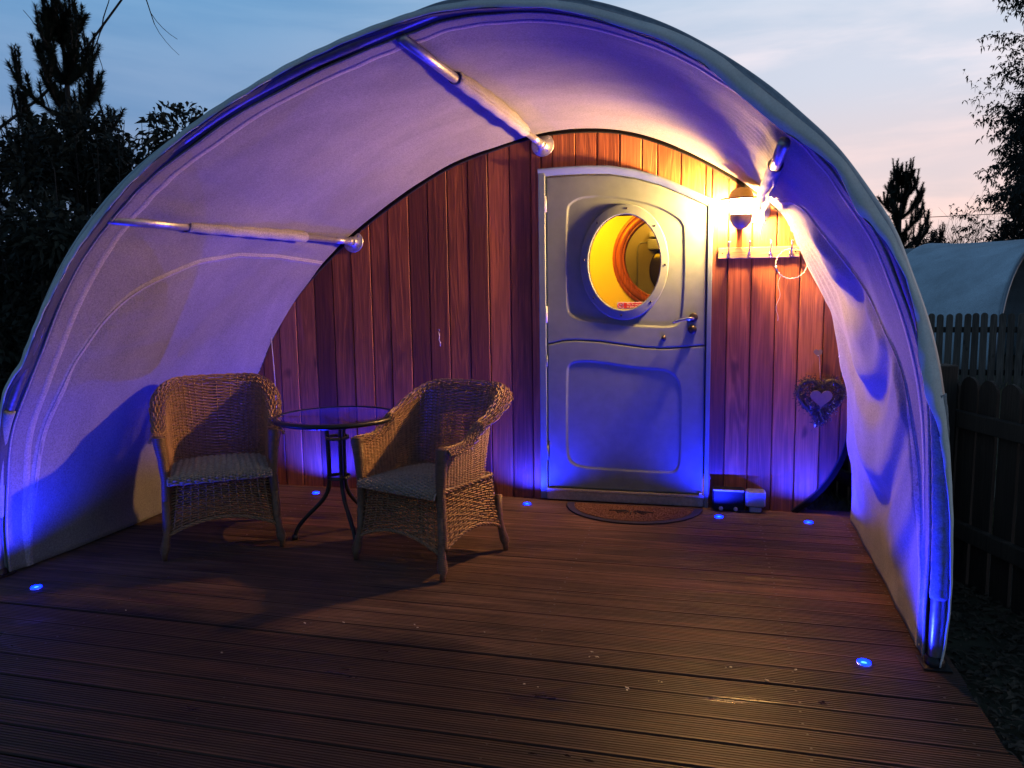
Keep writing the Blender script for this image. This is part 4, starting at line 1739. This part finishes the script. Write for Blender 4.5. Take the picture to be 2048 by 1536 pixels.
def seat_surf(u, v):
    """u across -1..1, v 0 back .. 1 front, then rolls over the front edge to 1.18"""
    u, v = np.asarray(u, float), np.asarray(v, float)
    x = u * (HW - .004) * (1 + .03 * np.clip(v, 0, 1))
    yb, yf = DB - .03, DF - .020
    vv = np.clip(v, 0, 1)
    y = yb + (yf - yb) * vv
    z = .412 + .022 * np.cos(u * math.pi / 2) * np.sin(math.pi * np.clip(vv * .9 + .1, 0, 1)) ** .6 + .006 * vv
    w = np.clip(v - 1, 0, 1) / .18
    y = y - .022 * np.sin(w * math.pi / 2)
    z = z - .034 * w ** 1.5
    nz = np.cos(w * 1.3)
    return np.stack([x, y, z], -1), np.stack([0 * x, -np.sin(w * 1.3), nz], -1)


def make_chair(label, loc, rz):
    c = thing('wicker_chair', label, 'armchair', loc, rz, 'wicker armchairs on the deck')
    b = MB()
    woven(b, body_surf, -1, 1, 0, 1, 48, 50, .0046, .0040)
    stakes(b, body_surf, -1, 1, 0, 1, 48, .0040)
    b.obj('backrest', 'cane', c)
    b = MB()
    woven(b, body_surf, -1, 1, 1.0, 1.35, 48, 14, .0050, .0044)
    stakes(b, body_surf, -1, 1, 1.0, 1.35, 48, .0040, 8)
    b.obj('rolled_rim', 'cane', c)
    b = MB()
    woven(b, skirt_surf, 0, 4, 0, 1, 56, 19, .0050, .0042)
    stakes(b, skirt_surf, 0, 4, 0, 1, 56, .0038, 8)
    b.obj('skirt', 'cane', c)
    b = MB()
    for k in (0, 1, 2):                                            # braided bottom edge
        U = np.linspace(0, 4, 240)
        Pp, Nn = skirt_surf(U, np.full(240, 1.0))
        ph = U * 40 + k * 2.1
        Pp = Pp + Nn * (np.sin(ph) * .006)[:, None]
        Pp[:, 2] += np.cos(ph) * .006
        b.tube([tuple(p) for p in Pp], .0046, 5, False)
    for k in (0, 1):                                               # twisted band at seat level
        U = np.linspace(0, 4, 240)
        Pp, Nn = skirt_surf(U, np.full(240, 0.0))
        ph = U * 42 + k * math.pi
        Pp = Pp + Nn * (.004 + np.sin(ph) * .004)[:, None]
        Pp[:, 2] += np.cos(ph) * .006
        b.tube([tuple(p) for p in Pp], .0050, 5, False)
    b.obj('braid', 'cane', c)
    b = MB()
    woven(b, seat_surf, -1, 1, .0, 1.18, 15, 42, .0058, .0075)
    stakes(b, seat_surf, -1, 1, 0, 1.18, 15, .0060, 14)
    # solid underlay so the seat is opaque
    U = np.linspace(-1, 1, 12)
    rows = []
    for v in np.linspace(0, 1.0, 10):
        Pp, Nn = seat_surf(U, np.full(12, v))
        Pp[:, 2] -= .012
        rows.append(Pp)
    b.grid(np.array(rows))
    b.obj('seat', 'seat_cane_skylit', c)
    # arm front panels + leg posts
    for sx in (-1, 1):
        b = MB()
        x = sx * (HW + .026)
        b.tube([(x, DF - .006, .135), (x - sx * .012, DF - .004, .405), (x - sx * .004, DF - .002, .52), (x + sx * .006, DF - .004, .60)], [.020, .0215, .026, .031], 12)
        b.lathe([(.031, 0), (.034, .012), (.030, .026), (.016, .034), (.0001, .036)], (x + sx * .006, DF - .004, .60), 14)
        for z in np.arange(.15, .63, .0085):                        # cane wrapping
            t = (z - .135) / .465
            r_ = float(np.interp(z, [.135, .405, .52, .60, .63], [.020, .0215, .026, .031, .031])) + .0018
            xx = float(np.interp(z, [.135, .405, .52, .60], [x, x - sx * .012, x - sx * .004, x + sx * .006]))
            b.lathe([(r_ - .002, -.004), (r_ + .001, 0), (r_ - .002, .004)], (xx, DF - .005, z), 12)
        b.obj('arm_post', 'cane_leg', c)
    for sx in (-1, 1):
        for sy in (-1, 1):
            b = MB()
            x0 = sx * (HW + .020)
            y0 = (DF - .012) if sy < 0 else (DB + .0)
            k = .022
            P_ = [(x0, y0, .30), (x0, y0, .17), (x0 + sx * k * .5, y0 + sy * k * .6, .10), (x0 + sx * k * .8, y0 + sy * k * .9, .060), (x0 + sx * k, y0 + sy * k * 1.1, .028), (x0 + sx * k, y0 + sy * k * 1.15, 0.0)]
            b.tube(P_, [.018, .019, .018, .024, .015, .012], 12)
            for z in np.arange(.040, .125, .008):
                r_ = float(np.interp(z, [.028, .060, .10, .17], [.017, .026, .020, .019]))
                xx = float(np.interp(z, [0, .028, .06, .10, .17], [P_[5][0], P_[4][0], P_[3][0], P_[2][0], P_[1][0]]))
                yy = float(np.interp(z, [0, .028, .06, .10, .17], [P_[5][1], P_[4][1], P_[3][1], P_[2][1], P_[1][1]]))
                b.lathe([(r_ - .002, -.004), (r_ + .0015, 0), (r_ - .002, .004)], (xx, yy, z), 12)
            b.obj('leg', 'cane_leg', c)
    return c


def copy_tree(o, parent=None):
    c = o.copy()
    COL.objects.link(c)
    c.parent = parent
    for ch in list(o.children):
        copy_tree(ch, c)
    return c


ch1 = make_chair('brown wicker armchair at the left, its back against the awning side', (-2.49, -1.11, 0), R(35))
ch1.scale = (.97, .97, .97)
ch2 = copy_tree(ch1)
ch2.location = (-1.305, -1.115, 0)
ch2.scale = (.955, .955, .955)
ch2.rotation_euler = (0, 0, R(-20))
ch2['label'] = 'brown wicker armchair right of the round table, its side lit orange'

# ------------------------------------------------------------------ bistro table
tb = thing('bistro_table', 'round black bistro table with a dark glass top between the two armchairs', 'table', (-1.862, -1.0, 0))
TH_ = .668
b = MB()
b.lathe([(.292, TH_ - .001), (.296, TH_ - .022), (.305, TH_ - .026), (.316, TH_ - .022), (.319, TH_ - .012), (.316, TH_ - .003), (.310, TH_), (.300, TH_), (.296, TH_ - .005)], n=64)
b.obj('rim', 'black_paint', tb)
b = MB()
b.lathe([(.0001, TH_ - .0035), (.301, TH_ - .0035)], n=64)
b.obj('tabletop', 'table_glass', tb)
for k in range(3):
    a = R(-62 + 120 * k) + R(17)
    ca, sa = math.cos(a), math.sin(a)
    b = MB()
    prof = [(.060, TH_ - .020), (.050, .55), (.048, .44), (.048, .33), (.055, .27), (.085, .215), (.17, .135), (.215, .085), (.235, .05), (.245, .012)]
    pts = []
    for i in range(len(prof) - 1):
        for q in range(4):
            t = q / 4
            pts.append((prof[i][0] + (prof[i + 1][0] - prof[i][0]) * t, prof[i][1] + (prof[i + 1][1] - prof[i][1]) * t))
    pts.append(prof[-1])
    pts = np.array(pts)
    for _ in range(3):
        pts[1:-1] = (pts[:-2] + pts[1:-1] * 2 + pts[2:]) / 4
    b.tube([(r_ * ca, r_ * sa, z) for r_, z in pts], .0115, 12)
    b.lathe([(.0001, 0), (.015, 0), (.016, .02), (.0125, .028)], (.245 * ca, .245 * sa, 0), 12)
    b.obj('leg', 'black_paint', tb)
    b = MB()
    b.tube([(.05 * ca, .05 * sa, TH_ - .03), (.18 * ca, .18 * sa, TH_ - .022), (.295 * ca, .295 * sa, TH_ - .016)], .009, 8)
    b.obj('top_support', 'black_paint', tb)
for z in (.555, .345):
    b = MB()
    b.lathe([(.062, z - .014), (.062, z + .002), (.054, z + .002), (.054, z - .014), (.062, z - .014)], n=28)
    b.obj('brace_ring', 'black_paint', tb)

# ------------------------------------------------------------------ small pale flecks on the front of the deck
db = MB()
for (x, y) in [(-1.55, -2.01), (-1.72, -2.3), (-.83, -1.93), (-.38, -1.98), (-.36, -2.02), (-.22, -2.22), (.10, -2.0), (-.12, -2.16), (.22, -2.05), (-.55, -2.28), (-2.3, -2.05), (.33, -1.98), (-1.1, -1.92), (-1.35, -1.97)]:
    for q in range(rnd.randint(1, 2)):
        px_, py_ = x + rnd.uniform(-.03, .03), y + rnd.uniform(-.02, .02)
        a, s_ = rnd.uniform(0, 6.28), rnd.uniform(.003, .007)
        v = [(px_ + s_ * (1.6 if k % 3 == 0 else .8) * math.cos(a + k * 1.05), py_ + s_ * .7 * math.sin(a + k * 1.05), .0016 + .003 * (k % 2)) for k in range(6)]
        db.add(v, [(0, 1, 2, 3, 4, 5)])
db.obj('pale_flecks', 'fleck', kind='stuff')


# ------------------------------------------------------------------ fences
def picket_mesh(w, h, t, rounded=True, mat='fence'):
    b = MB()
    if rounded:
        o_ = [(-w / 2, 0), (w / 2, 0)] + [(w / 2 * math.cos(a), h - w / 2 + w / 2 * math.sin(a)) for a in np.linspace(0, math.pi, 9)]
    else:
        o_ = [(-w / 2, 0), (w / 2, 0), (w / 2, h), (-w / 2, h)]
    m = len(o_)
    b.add([(x, -t / 2, z) for x, z in o_] + [(x, t / 2, z) for x, z in o_], [tuple(range(m)), tuple(range(2 * m - 1, m - 1, -1))] + [((k + 1) % m, k, m + k, m + (k + 1) % m) for k in range(m)])
    return b.mesh('picket', mat)


def fence(name, label, p0, dirz, length, h, w, gap, zb, posts, rails, rounded=True, top_slope=0.0, mat='fence'):
    f_ = thing(name, label, 'fence', (p0[0], p0[1], zb), dirz)
    me = picket_mesh(w, h, .016, rounded, mat)
    x = 0.0
    while x < length:
        o = D.objects.new('picket', me)
        COL.objects.link(o)
        o.parent = f_
        o.location = (x, rnd.uniform(-.002, .002), rnd.uniform(-.012, .012) + top_slope * x)
        o.rotation_euler = (0, rnd.uniform(-.01, .01), 0)
        x += w + gap
    for z in rails:
        b = MB()
        b.box(-w / 2, length, .012, .050, z - .04, z + .04, .004)
        b.obj('rail', 'fence', f_)
    for px_ in posts:
        b = MB()
        b.box(px_ - .05, px_ + .05, .052, .150, 0, h + .06, .006)
        b.obj('post', 'fence', f_)
    return f_


# near garden fence running past the right side of the awning
ang = math.atan2(.94, -.34)
fence('picket_fence', 'weathered round topped picket fence close beside the awning at the right', (1.60, -1.55), ang, 3.6, 1.02, .115, .022, -.17, (1.16, 2.6), (.28, .82))
fence('picket_fence', 'far pale picket fence below the neighbouring white awning', (2.2, 7.45), 0.0, 7.0, 1.08, .085, .026, -.2, (.4, 2.3, 4.4, 6.4), (.25, .85), True, 0.0, 'fence_pale')

# ------------------------------------------------------------------ neighbouring pod awning
nb = thing('fabric_awning', 'neighbouring blue grey tunnel awning beyond the far picket fence', 'awning', (0, 0, 0))
ax = Vector((.77, -.64, 0))
bx = Vector((.64, .77, 0))
foot = Vector((4.52, 9.35, -.2))
rows = []
for v in np.linspace(0, 1, 40):
    row = []
    for t in np.linspace(0, math.pi, 40):
        rr_ = 1.95 if True else 0
        c = foot + bx * (2.0 - 2.0 * math.cos(t)) - ax * (2.0 * v)
        h = 2.28 * math.sin(t) ** .72
        sagv = -.05 * math.sin(math.pi * v) * math.sin(t) + .018 * math.sin(t * 22 + v * 3) * math.sin(math.pi * v)
        row.append((c.x, c.y, c.z + h + sagv))
    rows.append(row)
b = MB()
b.grid(np.array(rows))
solidify(b.obj('canvas', 'cover_far', nb), .01)
b = MB()
b.tube([tuple(foot + bx * (2.0 - 2.0 * math.cos(t)) + Vector((0, 0, 2.28 * math.sin(t) ** .72)) + ax * .02) for t in np.linspace(0, math.pi, 30)], .03, 8)
b.obj('hoop_pole', 'hoop_steel', nb)
npd = thing('timber_pod', 'neighbouring pod with a dark curved roof behind the far awning', 'camping pod')
rows = []
for v in np.linspace(0, 1, 12):
    row = []
    for t in np.linspace(0, math.pi, 30):
        c = foot + bx * (2.0 - 1.95 * math.cos(t)) - ax * (2.02 + 5.0 * v)
        row.append((c.x, c.y, c.z + 2.20 * math.sin(t) ** .72))
    rows.append(row)
b = MB()
b.grid(np.array(rows))
b.obj('roof', 'tarp', npd)
b = MB()
c0 = foot - ax * 2.03
b.add([tuple(c0 + bx * (2.0 - 1.95 * math.cos(t)) + Vector((0, 0, 2.20 * math.sin(t) ** .72))) for t in np.linspace(0, math.pi, 30)], [tuple(range(30))])
b.obj('front_wall', 'fence', npd)


# ------------------------------------------------------------------ vegetation
def leaf_quad(b, p, d, n_, l_, w, droop=0.0):
    d = d.normalized()
    s = d.cross(n_)
    if s.length < 1e-4:
        s = d.orthogonal()
    s.normalize()
    m_ = p + d * l_ * .5
    e = p + d * l_ + Vector((0, 0, -droop * l_))
    b.add([p, m_ + s * w, e, m_ - s * w], [(0, 1, 2, 3)])


def rv():
    while True:
        v = Vector((rnd.uniform(-1, 1), rnd.uniform(-1, 1), rnd.uniform(-1, 1)))
        if .05 < v.length < 1:
            return v.normalized()


def grow(bt, p, d, l_, r_, depth, spread, up_, leaves=None, lf=None, kink=.18, kids=(2, 3)):
    pts, rs = [p], [r_]
    n_ = 4
    for i in range(n_):
        d = (d + rv() * kink + Vector((0, 0, up_))).normalized()
        p = p + d * l_ / n_
        pts.append(p)
        rs.append(r_ * (1 - .4 * (i + 1) / n_))
        if lf and depth <= lf['depth']:
            for _ in range(lf['per']):
                dd = (d * .3 + rv()).normalized()
                leaf_quad(leaves, p + rv() * .02, dd, rv(), lf['l'] * rnd.uniform(.6, 1.3), lf['w'] * rnd.uniform(.7, 1.2), lf.get('droop', 0))
    bt.tube(pts, rs, 4 if depth < 3 else 6, False)
    if depth <= 0:
        return
    for k in range(rnd.randint(*kids)):
        t = rnd.randint(2, n_)
        dd = (d + rv() * spread).normalized()
        grow(bt, pts[t], dd, l_ * rnd.uniform(.62, .86), rs[t] * .72, depth - 1, spread, up_, leaves, lf, kink, kids)


def needles(b, p0, p1, rad, n_, w=.0028, fwd=.5):
    d = (p1 - p0)
    dn = d.normalized()
    for i in range(n_):
        p = p0 + d * rnd.random()
        o_ = rv()
        o_ = (o_ - dn * o_.dot(dn)).normalized()
        e = p + (o_ * (1 - fwd * .6) + dn * fwd) * rad * rnd.uniform(.7, 1.2)
        s = dn.cross(o_) * w
        b.add([p - s, p + s, e], [(0, 1, 2)])


def candle(bn, bk, p, d, l_, rad, n_):
    pts = [p]
    q = p
    for i in range(3):
        d = (d + Vector((0, 0, .34))).normalized()
        q2 = q + d * l_ / 3
        needles(bn, q, q2, rad, n_ // 2, .0030 + rad * .04)
        q = q2
        pts.append(q)
    bk.tube(pts, [rad * .22, rad * .18, rad * .14, rad * .06], 5, False)
    return q


def pine(name, label, loc, H, spread, scale, tiers, seed):
    global rnd
    keep = rnd
    rnd = random.Random(seed)
    t = thing(name, label, 'pine tree', loc)
    bk, bn = MB(), MB()
    bk.tube([(0, 0, 0), (.02, .01, H * .4), (0, .02, H * .7), (0, 0, H * .97)], [.05 * scale, .04 * scale, .025 * scale, .010 * scale], 8)
    for k in range(tiers):
        f_ = k / (tiers - 1)
        z = H * (.18 + .74 * f_)
        nb_ = rnd.randint(5, 6)
        L_ = spread * (1 - f_) ** .75 + .16 * scale
        a0 = rnd.uniform(0, 6.28)
        for j in range(nb_):
            a = a0 + 2 * math.pi * j / nb_ + rnd.uniform(-.25, .25)
            d = Vector((math.cos(a), math.sin(a), .12 + .6 * f_)).normalized()
            l_ = L_ * rnd.uniform(.75, 1.15)
            p = Vector((0, 0, z))
            pts = [p]
            ns_ = 4
            for s in range(ns_):
                d = (d + Vector((0, 0, .12)) + rv() * .06).normalized()
                p2 = p + d * l_ / ns_
                needles(bn, p, p2, .085 * scale, int(110 * scale) + 20, .0045)
                if s >= 1:
                    for _ in range(2):
                        dd = (d + rv() * .7 + Vector((0, 0, .35))).normalized()
                        candle(bn, bk, p2, dd, l_ * rnd.uniform(.18, .34) + .08 * scale, .065 * scale, int(66 * scale) + 20)
                p = p2
                pts.append(p)
            bk.tube([tuple(q) for q in pts], [.016 * scale, .013 * scale, .011 * scale, .009 * scale, .007 * scale], 5, False)
            for q in range(rnd.randint(2, 4)):
                dd = Vector((rnd.uniform(-.55, .55), rnd.uniform(-.55, .55), 1)).normalized()
                candle(bn, bk, p, dd, rnd.uniform(.16, .32) * scale, .05 * scale, int(95 * scale) + 20)
    for q in range(5):
        dd = Vector((rnd.uniform(-.5, .5), rnd.uniform(-.5, .5), 1)).normalized() if q else Vector((0, 0, 1))
        candle(bn, bk, Vector((0, 0, H * .9)), dd, (.42 if q == 0 else .26) * scale, .05 * scale, 150)
    bk.obj('trunk', 'bark', t)
    bn.obj('crown', 'needle', t)
    rnd = keep
    return t


pine('pine_tree', 'tall dark pine rising above the hedge at the left', (-6.70, 2.55, -.17), 4.5, .80, 1.35, 9, 3)
pine('pine_tree', 'small young pine behind the far fence at the right', (4.12, 14.4, -.17), 3.95, .95, 1.35, 9, 5)


def shrub(name, label, loc, rx, ry, h, nleaf, l_, w, mat, seed, sprigs=0, cat='shrub', droop=.3, dense=True):
    """stems, and leaves spread through an uneven crown volume"""
    global rnd
    keep = rnd
    rnd = random.Random(seed)
    t = thing(name, label, cat, loc)
    bk, bl = MB(), MB()
    cl = []
    for k in range(26):
        a, q = rnd.uniform(0, 6.28), math.sqrt(rnd.random()) * .8
        z = h * rnd.uniform(.12, .92)
        rr_ = q * math.sqrt(max(.06, 1 - (z / h) ** 2.2))
        cl.append((Vector((rx * rr_ * math.cos(a), ry * rr_ * math.sin(a), z)), rnd.uniform(.22, .42) * min(rx, ry, h) * .9))
    for c, s in cl:
        bk.tube([(c.x * .15, c.y * .15, 0), (c.x * .6, c.y * .6, c.z * .5), tuple(c)], [.025, .016, .006], 5, False)
    for i in range(nleaf):
        c, s = cl[rnd.randrange(len(cl))]
        v = rv()
        p = c + v * s * rnd.uniform(.5, 1.08)
        if p.z < 0:
            continue
        leaf_quad(bl, p, (v + rv() * .9 + Vector((0, 0, .2))).normalized(), rv(), l_ * rnd.uniform(.6, 1.3), w * rnd.uniform(.7, 1.2), droop)
    for k in range(sprigs):
        a, q = rnd.uniform(0, 6.28), math.sqrt(rnd.random())
        x, y = rx * q * math.cos(a) * .9, ry * q * math.sin(a) * .9
        z0 = h * (.75 + .2 * (1 - q))
        hh = rnd.uniform(.12, .45)
        tp = Vector((x + rnd.uniform(-.08, .08), y, z0 + hh))
        bk.tube([(x, y, z0 - .3), (x, y, z0), tuple(tp)], [.008, .006, .003], 4, False)
        for q_ in range(int(hh * 40)):
            f_ = rnd.random()
            p = Vector((x, y, z0)).lerp(tp, f_)
            d = rv()
            d.z = abs(d.z) * .3 + .25
            leaf_quad(bl, p, d, Vector((0, 0, 1)), l_ * 1.4 * (1.1 - .5 * f_), w * .8, droop * 1.6)
    bk.obj('stems', 'bark', t)
    bl.obj('foliage', mat, t)
    rnd = keep
    return t


shrub('laurel_shrub', 'dark leafy shrub below the tall pine, left of the awning', (-5.9, 1.55, -.17), 1.5, 1.0, 3.2, 16000, .09, .019, 'leaf_dark', 11, 14)
shrub('laurel_shrub', 'dark brownish shrub at the far left edge', (-7.6, 1.4, -.17), 1.4, 1.0, 3.3, 12000, .09, .020, 'leaf_brown', 12, 10)
shrub('buddleia', 'tall leafy shrub with upright sprigs touching the awning roof', (-4.65, 1.7, -.17), 1.25, .9, 3.08, 17000, .10, .017, 'leaf_dark', 13, 30)
shrub('laurel_shrub', 'low dark shrub close to the left side of the awning', (-4.9, .1, -.17), .95, 1.1, 2.15, 9000, .08, .018, 'leaf_dark', 14, 8)
shrub('laurel_shrub', 'dark shrub at the left edge nearest the camera', (-5.6, -1.1, -.17), 1.3, .9, 2.2, 9000, .08, .018, 'leaf_dark', 15, 4)
shrub('hedge_bush', 'round dark evergreen bush under the big tree at the right', (7.9, 17.5, -.17), 2.0, 1.4, 3.9, 9000, .13, .035, 'leaf_dark', 16, 4)
shrub('hedge_bush', 'small leafy bush behind the young pine', (3.75, 15.6, -.17), .9, .8, 3.3, 1600, .10, .028, 'leaf_brown', 17, 6)
shrub('hedge_bush', 'dark narrow bush right of the young pine', (5.0, 15.4, -.17), .75, .6, 3.0, 2500, .09, .02, 'leaf_brown', 18, 4)

# bare hedgerow trees right of the pine
for k, (x, y, h, lab) in enumerate([(6.1, 15.2, 2.0, 'pale leafless bush against the pink sky'), (5.0, 16.4, 1.7, 'thin leafless bush between the young pine and the pale bush')]):
    rnd = random.Random(40 + k)
    t = thing('bare_bush', lab, 'leafless bush', (x, y, -.17))
    bt = MB()
    for q in range(15):
        grow(bt, Vector((rnd.uniform(-.2, .2), rnd.uniform(-.2, .2), 0)), Vector((rnd.uniform(-.45, .45), rnd.uniform(-.3, .3), 1)).normalized(), h * .62, .046, 4, .55, .03, kids=(2, 3))
    bt.obj('branches', 'bark_pale', t)

# large half-bare tree at the right
rnd = random.Random(71)
big = thing('broadleaf_tree', 'large half bare tree with small hanging leaves at the right edge', 'tree', (9.2, 12.4, -.17))
bt, bl = MB(), MB()
bt.tube([(0, 0, 0), (.05, 0, 1.5), (-.05, .05, 3.0), (.0, 0, 4.4), (.1, 0, 6.4)], [.20, .17, .14, .10, .05], 10)
lf = dict(depth=1, per=5, l=.085, w=.017, droop=.5)
for z, ang_, el, l_ in [(2.0, 200, -.05, 1.25), (2.5, 172, .10, 1.35), (3.0, 215, .1, 1.5), (3.5, 180, .10, 1.75), (3.9, 150, .1, 1.5), (4.3, 195, .22, 1.9), (4.7, 170, .1, 1.9), (5.1, 205, .25, 1.8), (5.4, 180, .4, 1.8), (5.9, 160, .6, 1.5), (6.2, 200, .8, 1.4), (4.4, 40, .3, 1.5), (5.2, 330, .4, 1.4), (3.6, 300, .3, 1.4), (6.3, 90, 1.5, 1.3), (4.0, 250, .2, 1.6), (5.0, 240, .3, 1.6)]:
    a = R(ang_)
    grow(bt, Vector((0, 0, z)), Vector((math.cos(a), math.sin(a), el)).normalized(), l_ * .86, .055, 5, .66, -.02, bl, lf, .20, (3, 4))
bt.obj('trunk', 'bark', big)
bl.obj('crown', 'leaf_dark', big)

# bare tree off the left edge whose limb crosses the sky
rnd = random.Random(78)
lt = thing('bare_tree', 'leafless tree at the far left, one limb crossing the sky behind the pine', 'tree', (-11.35, 4.6, -.17))
bt = MB()
bt.tube([(0, 0, 0), (.1, 0, 1.6), (.2, 0, 3.0), (.15, 0, 5.0)], [.15, .12, .09, .04], 8)
limb = [Vector((.2, 0, 3.0)), Vector((1.2, -.1, 3.62)), Vector((2.4, -.1, 4.20)), Vector((3.3, -.2, 4.75)), Vector((4.4, -.2, 5.75)), Vector((5.2, -.2, 6.5))]
bt.tube([tuple(p) for p in limb], [.05, .024, .020, .016, .011, .006], 6)
for i, p in enumerate(limb[1:]):
    for q in range(5):
        s = p + (limb[min(i + 2, 5)] - p) * rnd.random()
        grow(bt, s, Vector((rnd.uniform(-.5, .6), rnd.uniform(-.3, .3), rnd.choice([1, 1, -.7]))).normalized(), rnd.uniform(.4, .75), .011, 1, .5, .03, kids=(1, 3))
bt.obj('trunk', 'bark', lt)

# distant tree line and overhead wire
b = MB()
rnd = random.Random(9)
for i in range(26000):
    x = rnd.uniform(-60, 90)
    d_ = rnd.uniform(0, 1)
    hh = 3.2 + 1.1 * math.sin(x * .21) + .7 * math.sin(x * .63 + 1) + .4 * math.sin(x * 1.7)
    z = hh * (1 - d_ ** 2.2) + rnd.uniform(-.2, .25)
    y = 62 + rnd.uniform(-3, 3)
    s_ = rnd.uniform(.25, .55)
    a = rnd.uniform(0, 3.14)
    b.add([(x, y, z - s_), (x + s_ * math.cos(a), y + s_ * math.sin(a), z), (x, y, z + s_ * .8), (x - s_ * math.cos(a), y - s_ * math.sin(a), z)], [(0, 1, 2, 3)])
b.obj('far_wood', 'leaf_dark', kind='stuff')
b = MB()
b.tube([(x, 26 + 0 * x, 3.62 - .05 * math.sin((x + 4) / 16 * math.pi) + .008 * x) for x in np.linspace(-4, 16, 20)], .013, 5)
tag(b.obj('overhead_wire', 'trim'), 'thin overhead wire above the far tree line', 'wire')
